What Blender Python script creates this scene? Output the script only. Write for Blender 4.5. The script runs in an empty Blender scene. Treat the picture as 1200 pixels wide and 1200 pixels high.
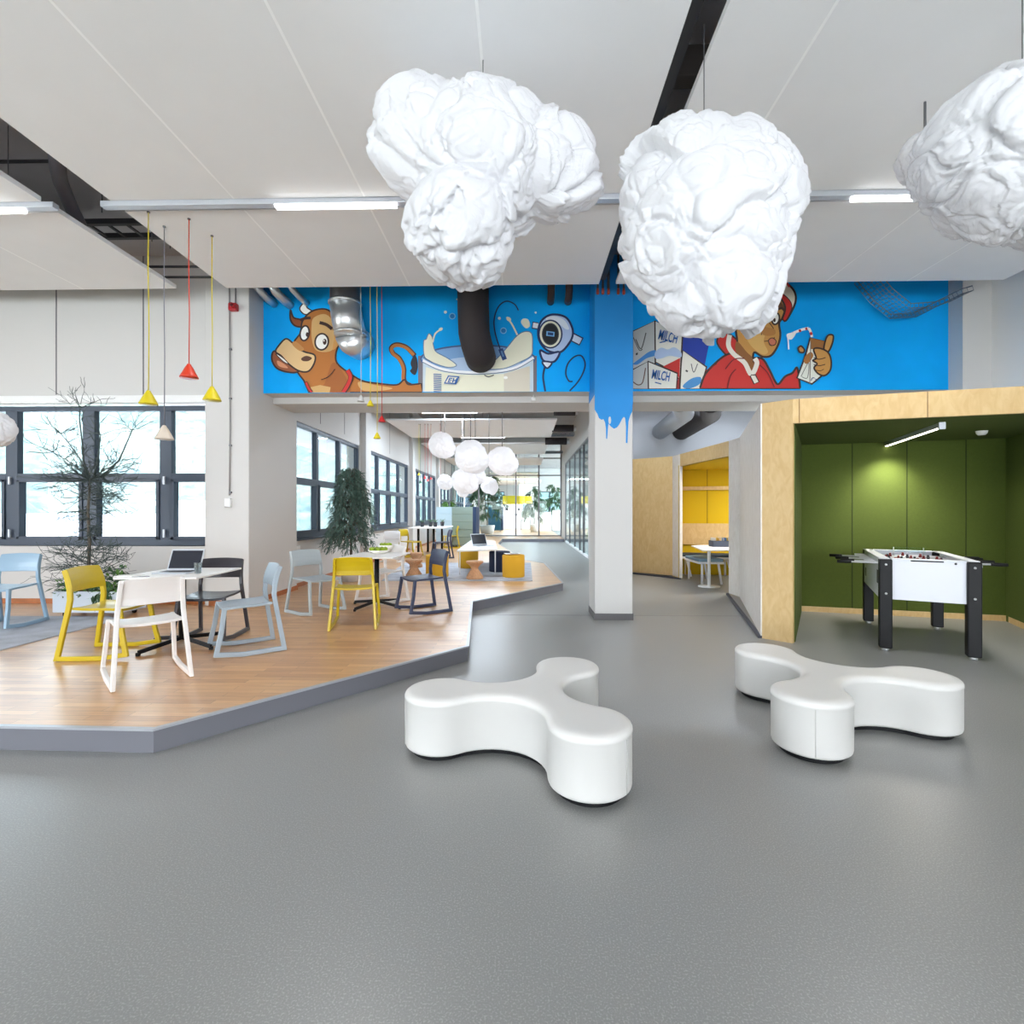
import bpy, bmesh, math, random
from mathutils import Vector, Matrix, noise
from mathutils.geometry import tessellate_polygon
random.seed(7)
S = bpy.context.scene
COL = S.collection
PI = math.pi

# ------------------------------------------------------------------ camera, sky, exposure
TH = math.atan(14/600); CH = 1.42; F = 600.0
cam_d = bpy.data.cameras.new('camera'); cam_d.sensor_width = 36; cam_d.lens = 18.0; cam_d.clip_end = 600
cam = bpy.data.objects.new('camera', cam_d); COL.objects.link(cam)
cam.location = (0, 0, CH); cam.rotation_euler = (PI/2, 0, TH)
S.camera = cam
w = bpy.data.worlds.new('world'); S.world = w; w.use_nodes = True
bg = w.node_tree.nodes['Background']; bg.inputs[0].default_value = (0.88, 0.95, 1.0, 1); bg.inputs[1].default_value = 8.0
S.view_settings.view_transform = 'Standard'; S.view_settings.look = 'None'
S.view_settings.exposure = 0.62; S.view_settings.gamma = 1; S.view_settings.use_curve_mapping = False
S.cycles.use_denoising = True; S.cycles.max_bounces = 10; S.cycles.diffuse_bounces = 6; S.cycles.transparent_max_bounces = 16
S.cycles.sample_clamp_indirect = 6; S.cycles.caustics_reflective = False; S.cycles.caustics_refractive = False
def area(name, loc, rot, sx, sy, power, col=(1,1,1), portal=False, spread=None):
    l = bpy.data.lights.new(name, 'AREA'); l.shape = 'RECTANGLE'; l.size = sx; l.size_y = sy; l.energy = power; l.color = col
    if portal: l.cycles.is_portal = True
    if spread: l.spread = spread
    o = bpy.data.objects.new(name, l); COL.objects.link(o); o.location = loc; o.rotation_euler = rot
    return o
# daylight from the tall windows behind the camera and in the far left wall
area('daylight_rear', (2.2, -5.9, 1.6), (PI/2, 0, 0), 7.6, 2.0, 30, (1.0, 0.92, 0.80))
area('daylight_left', (-11.4, -1.0, 2.3), (PI/2, 0, -PI/2), 6, 3.0, 20, (0.86, 0.93, 1.0))
area('portal_front', (-7.4, 7.35, 1.95), (PI/2, 0, PI), 7.2, 2.2, 1, portal=True)
area('portal_side', (-4.2, 18.0, 1.95), (PI/2, 0, -PI/2), 20, 2.2, 1, portal=True)

# ------------------------------------------------------------------ helpers
cf = Vector((-math.sin(TH), math.cos(TH), 0)); cr = Vector((math.cos(TH), math.sin(TH), 0))
def ray(px, py): return cf + cr*((px-600)/F) + Vector((0, 0, (600-py)/F))
CP = Vector((0, 0, CH))
def atZ(px, py, z): r = ray(px, py); return CP + r*((z-CH)/r.z)
def atY(px, py, y): r = ray(px, py); return CP + r*(y/r.y)
def atX(px, py, x): r = ray(px, py); return CP + r*(x/r.x)
def lin(c):
    c /= 255.0
    return c/12.92 if c <= 0.04045 else ((c+0.055)/1.055)**2.4
MATS = {}
def mat(name, rgb, rough=0.6, metal=0.0, emit=0.0, ecol=None, spec=0.5, bump=0.0, bscale=60, var=0.0, vscale=8, trans=None, coat=0.0):
    if name in MATS: return MATS[name]
    m = bpy.data.materials.new(name); m.use_nodes = True; nt = m.node_tree; b = nt.nodes['Principled BSDF']
    c = (lin(rgb[0]), lin(rgb[1]), lin(rgb[2]), 1)
    b.inputs['Base Color'].default_value = c; b.inputs['Roughness'].default_value = rough
    b.inputs['Metallic'].default_value = metal; b.inputs['Specular IOR Level'].default_value = spec
    b.inputs['Coat Weight'].default_value = coat
    tc = nt.nodes.new('ShaderNodeTexCoord')
    if var > 0:
        n = nt.nodes.new('ShaderNodeTexNoise'); n.inputs['Scale'].default_value = vscale; n.inputs['Detail'].default_value = 5
        nt.links.new(tc.outputs['Object'], n.inputs['Vector'])
        r = nt.nodes.new('ShaderNodeValToRGB'); r.color_ramp.elements[0].position = 0.3; r.color_ramp.elements[1].position = 0.7
        r.color_ramp.elements[0].color = tuple(v*(1-var) for v in c[:3])+(1,); r.color_ramp.elements[1].color = tuple(min(1, v*(1+var)) for v in c[:3])+(1,)
        nt.links.new(n.outputs['Fac'], r.inputs['Fac']); nt.links.new(r.outputs['Color'], b.inputs['Base Color'])
    if bump > 0:
        n = nt.nodes.new('ShaderNodeTexNoise'); n.inputs['Scale'].default_value = bscale; n.inputs['Detail'].default_value = 4; n.inputs['Distortion'].default_value = 2.2 if 'cloud' in name else 0
        nt.links.new(tc.outputs['Object'], n.inputs['Vector'])
        bp = nt.nodes.new('ShaderNodeBump'); bp.inputs['Strength'].default_value = bump; bp.inputs['Distance'].default_value = 0.03 if 'cloud' in name else 0.01
        nt.links.new(n.outputs['Fac'], bp.inputs['Height']); nt.links.new(bp.outputs['Normal'], b.inputs['Normal'])
    if emit > 0:
        e = ecol or rgb
        b.inputs['Emission Color'].default_value = (lin(e[0]), lin(e[1]), lin(e[2]), 1); b.inputs['Emission Strength'].default_value = emit
    MATS[name] = m; return m
def glass_mat(name, tint=(0.93, 0.98, 1.0), ref=0.10):
    if name in MATS: return MATS[name]
    m = bpy.data.materials.new(name); m.use_nodes = True; nt = m.node_tree
    for n in list(nt.nodes): nt.nodes.remove(n)
    out = nt.nodes.new('ShaderNodeOutputMaterial'); t = nt.nodes.new('ShaderNodeBsdfTransparent'); t.inputs[0].default_value = tint+(1,)
    g = nt.nodes.new('ShaderNodeBsdfGlossy'); g.inputs['Roughness'].default_value = 0.02; g.inputs[0].default_value = (1, 1, 1, 1)
    lw = nt.nodes.new('ShaderNodeLayerWeight'); lw.inputs['Blend'].default_value = 0.25
    mul = nt.nodes.new('ShaderNodeMath'); mul.operation = 'MULTIPLY'; mul.inputs[1].default_value = ref*4
    nt.links.new(lw.outputs['Fresnel'], mul.inputs[0])
    mx = nt.nodes.new('ShaderNodeMixShader'); nt.links.new(mul.outputs[0], mx.inputs[0]); nt.links.new(t.outputs[0], mx.inputs[1]); nt.links.new(g.outputs[0], mx.inputs[2])
    nt.links.new(mx.outputs[0], out.inputs[0]); MATS[name] = m; return m

class MB:
    def __init__(s): s.v = []; s.f = []; s.mi = []; s.mats = []; s.sm = []
    def m(s, mt):
        if mt not in s.mats: s.mats.append(mt)
        return s.mats.index(mt)
    def add(s, vs, fs, mt, smooth=False):
        k = len(s.v); s.v += [tuple(v) for v in vs]; i = s.m(mt)
        for f in fs: s.f.append(tuple(q+k for q in f)); s.mi.append(i); s.sm.append(smooth)
        return s
    def box(s, x0, x1, y0, y1, z0, z1, mt, M=None):
        vs = [Vector((x, y, z)) for z in (z0, z1) for y in (y0, y1) for x in (x0, x1)]
        if M is not None: vs = [M @ v for v in vs]
        return s.add(vs, [(0,2,3,1),(4,5,7,6),(0,1,5,4),(1,3,7,5),(3,2,6,7),(2,0,4,6)], mt)
    def tube(s, pts, r, mt, n=8, r2=None, cap=True):
        pts = [Vector(p) for p in pts]; m_ = len(pts); vs = []; up = None
        for i, p in enumerate(pts):
            d = (pts[min(i+1, m_-1)]-pts[max(i-1, 0)]).normalized()
            if up is None: up = Vector((0,0,1)) if abs(d.z) < .9 else Vector((1,0,0))
            a = d.cross(up).normalized(); b = a.cross(d).normalized(); up = b
            rr = r if r2 is None else r+(r2-r)*i/(m_-1)
            for k in range(n):
                t = 2*PI*k/n; vs.append(p+a*math.cos(t)*rr+b*math.sin(t)*rr)
        fs = []
        for i in range(m_-1):
            for k in range(n): fs.append((i*n+k, i*n+(k+1)%n, (i+1)*n+(k+1)%n, (i+1)*n+k))
        if cap: fs.append(tuple(range(n))[::-1]); fs.append(tuple(range((m_-1)*n, m_*n)))
        return s.add(vs, fs, mt, True)
    def bar(s, pts, wx, hy, mt, side=Vector((1,0,0)), shear=None):
        # rectangular section along a path lying in the plane whose normal is side
        pts = [Vector(p) for p in pts]; m_ = len(pts); vs = []
        for i, p in enumerate(pts):
            d0 = (pts[i]-pts[i-1]).normalized() if i > 0 else None
            d1 = (pts[i+1]-pts[i]).normalized() if i < m_-1 else None
            d = ((d0 or d1)+(d1 or d0)).normalized(); nrm = d.cross(side).normalized()
            k = 1.0
            if d0 and d1: k = 1/max(.35, abs(d.dot(d0)))
            for a, b in ((-1,-1),(1,-1),(1,1),(-1,1)): vs.append(p+side*(a*wx/2)+nrm*(b*hy/2*k))
        if shear: vs = [shear(v) for v in vs]
        fs = [(0,1,2,3), tuple(range((m_-1)*4, m_*4))[::-1]]
        for i in range(m_-1):
            for k in range(4): fs.append((i*4+k, (i+1)*4+k, (i+1)*4+(k+1)%4, i*4+(k+1)%4))
        return s.add(vs, fs, mt)
    def lathe(s, prof, c, mt, n=24, smooth=True):
        vs = []; fs = []
        for r, z in prof:
            for k in range(n):
                t = 2*PI*k/n; vs.append((c[0]+r*math.cos(t), c[1]+r*math.sin(t), c[2]+z))
        for i in range(len(prof)-1):
            for k in range(n): fs.append((i*n+k, i*n+(k+1)%n, (i+1)*n+(k+1)%n, (i+1)*n+k))
        if prof[0][0] > 1e-4: fs.append(tuple(range(n))[::-1])
        if prof[-1][0] > 1e-4: fs.append(tuple(range((len(prof)-1)*n, len(prof)*n)))
        return s.add(vs, fs, mt, smooth)
    def prism(s, poly, z0, z1, mt, mtop=None):
        n = len(poly); vs = [(p[0], p[1], z0) for p in poly]+[(p[0], p[1], z1) for p in poly]
        tris = tessellate_polygon([[Vector((p[0], p[1], 0)) for p in poly]])
        s.add(vs, [(i, (i+1)%n, (i+1)%n+n, i+n) for i in range(n)]+[tuple(t) for t in tris], mt)
        k = len(s.v)
        s.add([(p[0], p[1], z1) for p in poly], [tuple(t) for t in tris], mtop or mt)
        return s
    def build(s, name, parent=None, bevel=0, loc=None, rotz=0, seg=2, weld=True, kind=None, label=None):
        me = bpy.data.meshes.new(name); me.from_pydata(s.v, [], s.f)
        for mt in s.mats: me.materials.append(mt)
        me.polygons.foreach_set('material_index', s.mi); me.polygons.foreach_set('use_smooth', s.sm); me.update()
        bm = bmesh.new(); bm.from_mesh(me)
        if weld: bmesh.ops.remove_doubles(bm, verts=bm.verts, dist=1e-5)
        bmesh.ops.recalc_face_normals(bm, faces=bm.faces); bm.to_mesh(me); bm.free()
        o = bpy.data.objects.new(name, me); COL.objects.link(o)
        if parent: o.parent = parent
        if loc is not None: o.location = loc
        o.rotation_euler.z = rotz
        if bevel:
            b = o.modifiers.new('bevel', 'BEVEL'); b.width = bevel; b.segments = seg; b.limit_method = 'ANGLE'; b.angle_limit = 0.6
        if any(s.sm) and not all(s.sm): pass
        if kind: o['kind'] = kind
        if label: o['label'] = label
        return o
def thing(name, label, cat, loc=(0,0,0), rotz=0, group=None):
    o = bpy.data.objects.new(name, None); COL.objects.link(o); o.location = loc; o.rotation_euler.z = rotz
    o.empty_display_size = .1
    return tag(o, label, cat, group)
def tag(o, label, cat, group=None):
    o['label'] = label; o['category'] = cat
    if group: o['group'] = group
    return o
def kids(o): return [c for c in COL.objects if c.parent == o]
def dup(o, loc=None, rotz=None, label=None, parent=None):
    c = o.copy(); COL.objects.link(c)
    if parent: c.parent = parent
    if loc is not None: c.location = loc
    if rotz is not None: c.rotation_euler.z = rotz
    if label: c['label'] = label
    for k in kids(o): dup(k, parent=c)
    return c
def struct(b, name, parent=None, bevel=0, **k):
    o = b.build(name, parent, bevel, **k)
    if not parent: o['kind'] = 'structure'
    return o
def sempty(name, loc=(0,0,0)):
    o = bpy.data.objects.new(name, None); COL.objects.link(o); o.location = loc; o['kind'] = 'structure'; return o

# ------------------------------------------------------------------ materials
WALL = mat('wall_paint', (204,202,200), .8, bump=.05, bscale=120)
WHITE = mat('white_paint', (232,232,232), .6)
PANELM = mat('ceiling_panel', (240,240,241), .75, var=.01, vscale=3)
SLAB = mat('concrete_slab', (178,176,178), .9, var=.08, vscale=2)
DARK = mat('dark_frame', (62,72,88), .45)
CHAR = mat('charcoal', (48,48,52), .5)
BLACK = mat('black_metal', (12,12,16), .5, spec=.3)
STEEL = mat('galvanised', (214,216,218), .3, metal=.75)
GREYM = mat('grey_metal', (120,120,124), .4, metal=.6)
ALU = mat('aluminium', (196,200,208), .35, metal=.35)
PLATE = mat('laminate_white', (240,238,236), .5, spec=.3)
GLASS = glass_mat('window_glass')
GLASS2 = glass_mat('partition_glass', (0.90, 0.97, 0.98), .14)
BIRCH = mat('birch_plywood', (224,198,150), .5)
BLUE = mat('mural_blue', (0,166,244), .6, spec=.2, var=.10, vscale=1.2)
BLUE2 = mat('column_blue', (10,134,210), .55, var=.05, vscale=2)
SEAM = mat('seam_dark', (120,118,122), .8)
def birch_nodes(m, a, b, sc=(3, 3, 1.2)):
    nt = m.node_tree; p = nt.nodes['Principled BSDF']; tc = nt.nodes.new('ShaderNodeTexCoord'); mp = nt.nodes.new('ShaderNodeMapping')
    mp.inputs['Scale'].default_value = sc
    n = nt.nodes.new('ShaderNodeTexNoise'); n.inputs['Scale'].default_value = 5; n.inputs['Detail'].default_value = 8; n.inputs['Distortion'].default_value = 1.2
    r = nt.nodes.new('ShaderNodeValToRGB'); r.color_ramp.elements[0].position = .35; r.color_ramp.elements[1].position = .65
    r.color_ramp.elements[0].color = (lin(a[0]), lin(a[1]), lin(a[2]), 1); r.color_ramp.elements[1].color = (lin(b[0]), lin(b[1]), lin(b[2]), 1)
    nt.links.new(tc.outputs['Object'], mp.inputs[0]); nt.links.new(mp.outputs[0], n.inputs['Vector']); nt.links.new(n.outputs['Fac'], r.inputs[0]); nt.links.new(r.outputs[0], p.inputs['Base Color'])
birch_nodes(BIRCH, (204,170,116), (214,184,132))
# floor: grey rubber with fine speckle
FLOOR = mat('rubber_floor', (132,132,130), .36, spec=.65)
nt = FLOOR.node_tree; p = nt.nodes['Principled BSDF']; tc = nt.nodes.new('ShaderNodeTexCoord')
n = nt.nodes.new('ShaderNodeTexNoise'); n.inputs['Scale'].default_value = 160; n.inputs['Detail'].default_value = 2
r = nt.nodes.new('ShaderNodeValToRGB')
r.color_ramp.elements[0].position = .40; r.color_ramp.elements[0].color = (.25,.25,.243,1); r.color_ramp.elements[1].position = .66; r.color_ramp.elements[1].color = (.36,.36,.35,1)
e = r.color_ramp.elements.new(.56); e.color = (.275,.275,.268,1)
nt.links.new(tc.outputs['Object'], n.inputs['Vector']); nt.links.new(n.outputs['Fac'], r.inputs[0]); nt.links.new(r.outputs[0], p.inputs['Base Color'])
# oak parquet of the platform
OAK = mat('oak_parquet', (190,130,70), .38, spec=.8, coat=.7)
OAK.node_tree.nodes['Principled BSDF'].inputs['Coat Roughness'].default_value = .36
nt = OAK.node_tree; p = nt.nodes['Principled BSDF']; tc = nt.nodes.new('ShaderNodeTexCoord')
br = nt.nodes.new('ShaderNodeTexBrick'); br.inputs['Scale'].default_value = 1; br.inputs['Brick Width'].default_value = .62; br.inputs['Row Height'].default_value = .07
br.inputs['Mortar Size'].default_value = .0012; br.offset = .37
br.inputs['Color1'].default_value = (lin(212),lin(164),lin(108),1); br.inputs['Color2'].default_value = (lin(184),lin(130),lin(78),1); br.inputs['Mortar'].default_value = (.16,.07,.03,1)
mp = nt.nodes.new('ShaderNodeMapping'); mp.inputs['Scale'].default_value = (2, 26, 1)
n = nt.nodes.new('ShaderNodeTexNoise'); n.inputs['Scale'].default_value = 3; n.inputs['Detail'].default_value = 6
mx = nt.nodes.new('ShaderNodeMixRGB'); mx.blend_type = 'OVERLAY'; mx.inputs[0].default_value = .35
nt.links.new(tc.outputs['Object'], br.inputs['Vector']); nt.links.new(tc.outputs['Object'], mp.inputs[0]); nt.links.new(mp.outputs[0], n.inputs['Vector'])
nt.links.new(br.outputs['Color'], mx.inputs[1]); nt.links.new(n.outputs['Fac'], mx.inputs[2]); nt.links.new(mx.outputs[0], p.inputs['Base Color'])

# ------------------------------------------------------------------ setting
PZ = 0.143            # platform height
HP = CH+2.83          # underside of the ceiling sails
CEIL = 4.98
b = MB(); b.box(-12, 9, -7, 60, -.2, 0, FLOOR); struct(b, 'floor')
b = MB(); p0 = atZ(555, 720.5, 0)
b.box(p0.x, 3.5, p0.y-.004, p0.y+.004, 0, .0012, SEAM); struct(b, 'trim_1')
b = MB(); b.box(-12, 9, -7, 60, CEIL, CEIL+.2, SLAB); struct(b, 'ceiling')
# raised timber platform
A = atZ(180, 854, PZ); A0 = atZ(0, 850.5, PZ); d = (A0-A).normalized()
E0 = A+d*((-11.3-A.x)/d.x)
B_, C_, D_, E_, F_ = atZ(548, 757, PZ), atZ(553, 705, PZ), atZ(659.7, 683, PZ), atZ(638, 660, PZ), atZ(612, 655.5, PZ)
G_ = atZ(584, 637, PZ)
plat = [E0, A, B_, C_, D_, E_, F_, G_, Vector((G_.x, 24.3, 0)), Vector((1.9, 24.3, 0)), Vector((1.9, 44, 0)), Vector((-3.83, 44, 0)), Vector((-3.83, 8.36, 0)), Vector((-3.73, 8.36, 0)), Vector((-3.73, 7.0, 0)), Vector((-11.3, 7.0, 0))]
b = MB(); PSIDE = mat('platform_side', (112,112,120), .5)
b.prism([(q.x, q.y) for q in plat], 0.0, PZ, PSIDE, OAK); pl = struct(b, 'platform')
b = MB(); EDGE = mat('edge_profile', (176,178,184), .35, metal=.3)
ed = [E0, A, B_, C_, D_, E_, F_, G_]
b.bar([Vector((q.x, q.y, PZ-.003)) for q in ed], .014, .03, EDGE, side=Vector((0,0,1))); b.build('edge_strip', pl)
# front left wall with its window band
YW = 7.0
wz0, wz1 = atY(120, 640, YW).z, atY(120, 474, YW).z
xl, xr = -11.2, atY(251, 500, YW).x
b = MB(); b.box(-11.3, -3.9, YW, YW+.25, 0, wz0, WALL); b.box(-11.3, -3.9, YW, YW+.25, wz1+.10, CEIL, WALL)
b.box(-11.3, -11.2, YW, YW+.25, wz0, wz1+.10, WALL); b.box(xr, -3.9, YW, YW+.25, wz0, wz1+.10, WALL)
for x in (66, 168, -60, -170):
    q = atY(x, 400, YW).x; b.box(q-.008, q+.008, YW-.004, YW, wz1+.14, CEIL, SEAM)
struct(b, 'wall_front')
b = MB(); b.box(-11.2, xr, YW-.06, YW+.0, wz1+.005, wz1+.115, WHITE); struct(b, 'trim_2', bevel=.008)
BASEB = mat('oak_skirting', (170,100,52), .4, var=.15)
b = MB(); b.box(-11.2, -4.15, YW-.016, YW, PZ, PZ+.07, BASEB); struct(b, 'baseboard_front')
# corner pier
yp = atY(293, 500, 6.9).y; px_ = -3.74
b = MB(); b.box(-4.35, px_, 6.88, 8.35, 0, CEIL, WALL); struct(b, 'wall_pier', bevel=.01)
b = MB(); b.box(px_-.55, px_+.012, 6.868, 6.88, PZ, PZ+.07, BASEB); b.box(px_, px_+.012, 6.868, 8.36, PZ, PZ+.07, BASEB)
b.box(-3.85, -3.835, 8.36, 24, PZ, PZ+.07, BASEB); struct(b, 'baseboard_side')

def window(name, O, u, cols, z0, z1, zm, fw=.11, dep=.09, handles=()):
    """window band: O origin, u unit direction, cols = positions of mullion centres"""
    w_ = sempty(name, (O.x, O.y, 0)); nrm = Vector((u.y, -u.x, 0))
    M = Matrix(((u.x, nrm.x, 0, 0), (u.y, nrm.y, 0, 0), (0, 0, 1, 0), (0, 0, 0, 1)))
    b = MB(); a, e = cols[0], cols[-1]
    b.box(a, e, -dep, 0, z0, z0+.09, DARK, M); b.box(a, e, -dep, 0, z1-.07, z1, DARK, M)
    for c in cols: b.box(c-fw/2, c+fw/2, -dep, 0, z0+.09, z1-.07, DARK, M)
    for c0, c1 in zip(cols[:-1], cols[1:]):
        b.box(c0+fw/2, c1-fw/2, -dep, 0, zm-.045, zm+.045, DARK, M)
        x0, x1 = c0+fw/2, c1-fw/2     # opening sash of the lower light
        for q in ((x0, x0+.045, z0+.09, zm-.045), (x1-.045, x1, z0+.09, zm-.045), (x0, x1, z0+.09, z0+.13), (x0, x1, zm-.075, zm-.045)):
            b.box(q[0], q[1], -dep-.0, .018, q[2], q[3], DARK, M)
    b.box(a, e, -.02, .07, z0-.035, z0, DARK, M)
    b.build('window_frame', w_, .004)
    for c0, c1 in zip(cols[:-1], cols[1:]):
        for q0, q1 in ((z0+.09, zm-.045), (zm+.045, z1-.07)):
            g = MB(); g.box(c0+fw/2, c1-fw/2, -.05, -.045, q0, q1, GLASS, M); g.build('pane', w_)
    for c in handles:
        for hz in (z0+.12, zm-.11):
            h = MB(); h.box(c-.012, c+.012, .02, .04, hz, hz+.11, ALU, M); h.build('handle', w_)
    return w_
zm = atY(120, 558, YW).z
c1 = [atY(x, 500, YW).x for x in (5, 96.5, 188)]; st = c1[1]-c1[0]
cols = [c1[0]-st*k for k in (3, 2, 1)]+c1+[xr+.05]
window('window_1', Vector((0, YW+.10, 0)), Vector((1, 0, 0)), cols, wz0, wz1, zm, fw=.17, handles=(c1[0], c1[2]))
# side wall of the long room behind
XS = -3.85
sz0, sz1 = atX(343, 632, XS).z+.0, atX(343, 491, XS).z; szm = atX(343, 561, XS).z
groups = [(8.30, 3, 1.2), (12.35, 4, 1.16), (17.6, 4, 1.16), (22.85, 4, 1.16), (28.1, 4, 1.16), (33.4, 4, 1.16)]
b = MB(); b.box(XS-.3, XS, 8.2, 42, 0, sz0, WALL); b.box(XS-.3, XS, 8.2, 42, sz1, CEIL, WALL)
ends = [8.2]
for y0, n_, s_ in groups: ends += [y0, y0+n_*s_]
ends.append(42)
for i in range(0, len(ends), 2):
    if ends[i+1]-ends[i] > .02: b.box(XS-.3, XS, ends[i], ends[i+1], sz0, sz1, WALL)
for y in (9.6, 10.9, 14.6, 17.3, 20.2, 22.5, 25, 27.6): b.box(XS, XS+.004, y-.008, y+.008, sz1+.12, CEIL, SEAM)
for y in (11.95, 17.05, 22.3, 27.55): b.box(XS, XS+.13, y+.02, y+.42, 0, CEIL, WALL)
struct(b, 'wall_left')
for i, (y0, n_, s_) in enumerate(groups):
    window('window_%d' % (i+2), Vector((XS-.02, 0, 0)), Vector((0, 1, 0)), [y0+.04+k*(s_-.02) for k in range(n_+1)], sz0, sz1, szm, fw=.10)
# far left and rear walls, with tall windows
b = MB(); b.box(-11.5, -11.3, -6, 7.25, 0, .8, WALL); b.box(-11.5, -11.3, -6, 7.25, 3.9, CEIL, WALL); b.box(-11.5, -11.3, 2.4, 7.25, .8, 3.9, WALL); b.box(-11.5, -11.3, -6, -4, .8, 3.9, WALL)
struct(b, 'wall_far_left')
b = MB(); b.box(-11.5, 7.4, -6.2, -6, 0, .5, WALL); b.box(-11.5, 7.4, -6.2, -6, 2.7, CEIL, WALL); b.box(6.2, 7.4, -6.2, -6, .5, 2.7, WALL); b.box(-2.0, -1.6, -6.2, -6, .5, 2.7, WALL); b.box(-11.5, -7.2, -6.2, -6, .5, 2.7, WALL)
struct(b, 'wall_rear')
# right wall and pier
XR = atY(1163, 400, 7.02).x
b = MB(); b.box(XR, XR+.2, -6, 12.6, 0, CEIL, mat('right_wall_paint', (236,235,234), .8)); struct(b, 'wall_right')
xm1 = atY(1111, 400, 7.27).x
b = MB(); b.box(xm1, XR+.01, 7.03, 8.3, 2.4, CEIL, WALL); struct(b, 'wall_right_pier')
# beam that carries the mural
zb1 = atY(500, 460, 7.27).z; zb0 = atY(500, 472.5, 7.55).z
b = MB(); b.box(px_, xm1, 7.27, 7.6, zb1, CEIL, WALL); b.box(px_, XR, 7.55, 8.25, zb0, CEIL-.01, WALL); struct(b, 'wall_beam')
# column
cx0, cx1, cy0, cy1 = atY(697, 600, 6.76).x, atY(741.5, 600, 6.76).x, 6.76, 7.35
b = MB(); b.box(cx0, cx1, cy0, cy1, 0, CEIL, WALL); col = struct(b, 'column', bevel=.015)
b = MB(); b.box(cx0-.008, cx1+.008, cy0-.008, cy1, 0, .085, mat('plinth_grey', (92,90,92), .5)); b.build('plinth', col)
# wall of the passage behind the column, glass partition wall of the long room
XG = 1.95
gz = 3.72
b = MB(); b.box(XG, XG+.15, 10.2, 15.6, 0, CEIL, WALL); b.box(XG, XG+.15, 15.6, 24.3, gz, CEIL, WALL); b.box(XG, XG+.15, 24.3, 26.5, 0, CEIL, WALL)
struct(b, 'wall_corridor')
b = MB(); b.box(XG+.15, XR, 12.45, 12.6, 0, CEIL, mat('grey_wall', (196,198,204), .85)); struct(b, 'wall_back')
b = MB(); b.box(XG+3.5, XG+3.6, 12.6, 26.6, 0, CEIL, WALL); b.box(XG+.15, XG+3.6, 26.5, 26.6, 0, CEIL, WALL); struct(b, 'wall_office')
gw = sempty('window_20', (XG, 15.6, 0)); b = MB()
ys = [15.6, 17.0, 18.2, 20.0, 22.2, 24.3]
for y in ys: b.box(0, .06, y-15.6-.03, y-15.6+.03, 0, gz, GREYM)
b.box(0, .06, 0, 8.7, gz-.07, gz, GREYM); b.box(0, .06, 0, 8.7, 0, .07, WHITE); b.build('window_frame', gw)
for a, e in zip(ys[:-1], ys[1:]):
    g = MB(); g.box(.025, .035, a-15.6+.03, e-15.6-.03, .07, gz-.07, GLASS2); g.build('pane', gw)
# end glazing of the long room
YE = 27.0
ge = sempty('window_21', (0, YE, 0)); b = MB()
xs = [-3.85]+[atY(x, 600, YE).x for x in (561, 604.5, 631.5)]+[1.95]
for x in xs: b.box(x-.04, x+.04, 0, .06, PZ, CEIL, GREYM)
for z in (PZ+.02, 3.35, 4.25): b.box(xs[0], xs[-1], 0, .06, z-.03, z+.03, GREYM)
b.build('window_frame', ge)
for a, e in zip(xs[:-1], xs[1:]):
    g = MB(); g.box(a+.04, e-.04, .025, .035, PZ+.05, CEIL-.02, GLASS2); g.build('pane', ge)
# end wall of the room behind that glazing with two windows
YB = 42.0
def cut_wall(name, y, x0, x1, z0, z1, holes, mt, th=.2):
    b = MB(); xs_ = sorted(set([x0, x1]+[h[0] for h in holes]+[h[1] for h in holes])); zs = sorted(set([z0, z1]+[h[2] for h in holes]+[h[3] for h in holes]))
    for a, c in zip(xs_[:-1], xs_[1:]):
        for e, g in zip(zs[:-1], zs[1:]):
            mx_, mz = (a+c)/2, (e+g)/2
            if any(h[0] < mx_ < h[1] and h[2] < mz < h[3] for h in holes): continue
            b.box(a, c, y, y+th, e, g, mt)
    return struct(b, name)
cut_wall('wall_end', YB, -4.2, 9, 0, CEIL, [(1.1, 3.2, 1.2, 3.1), (-3.2, -1.6, 1.2, 3.1)], WALL)
window('window_22', Vector((0, YB+.1, 0)), Vector((1, 0, 0)), [1.1, 2.1, 3.2], 1.2, 3.1, 2.2)
window('window_23', Vector((0, YB+.1, 0)), Vector((1, 0, 0)), [-3.2, -2.4, -1.6], 1.2, 3.1, 2.2)

# ------------------------------------------------------------------ ceiling sails, light tracks
y_far = 2.83*600/266; y_near = 2.83*600/358.5
def sail(x0, x1, y0, y1, z, label, grp, seams=()):
    b = MB(); b.box(x0, x1, y0, y1, z, z+.045, PANELM)
    for s_ in seams: b.box(s_-.009, s_+.009, y0+.002, y1-.002, z-.0015, z, mat('sail_seam', (255,255,255), .7))
    o = b.build('ceiling_panel', None, .003); tag(o, label, 'ceiling panel', grp); return o
def sx(px, py, z=HP): return atZ(px, py, z).x
G1 = 'suspended ceiling panels of the front room'
XL0, XL1, XRa, XRb = sx(262, 335), sx(702, 332), sx(722, 332), sx(1178, 327)
sm = [sx(x, y) for x, y in ((365, 331), (478, 331), (589, 331))]
sail(XL0, XL1, y_near, y_far, HP, 'large white ceiling panel with four small pendants, in front of the cow painting', G1, sm)
sail(XL0, XL1, y_near-3.9, y_near-.17, HP, 'large white ceiling panel above the left strip light, nearest the viewer at the centre left', G1, sm)
smr = [sx(x, y) for x, y in ((784, 323), (982, 319), (1080, 319))]
sail(XRa, XRb, y_near, y_far, HP, 'large white ceiling panel in front of the painted boy', G1, smr)
sail(XRa, XRb, y_near-3.9, y_near-.17, HP, 'large white ceiling panel above the right strip light, nearest the viewer on the right', G1, smr)
XQ = sx(205, 337)
sail(XQ-4.4, XQ, y_near, y_far, HP, 'white ceiling panel in the left corner before the blank wall', G1, [sx(90, 335), sx(-40, 335)])
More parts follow.
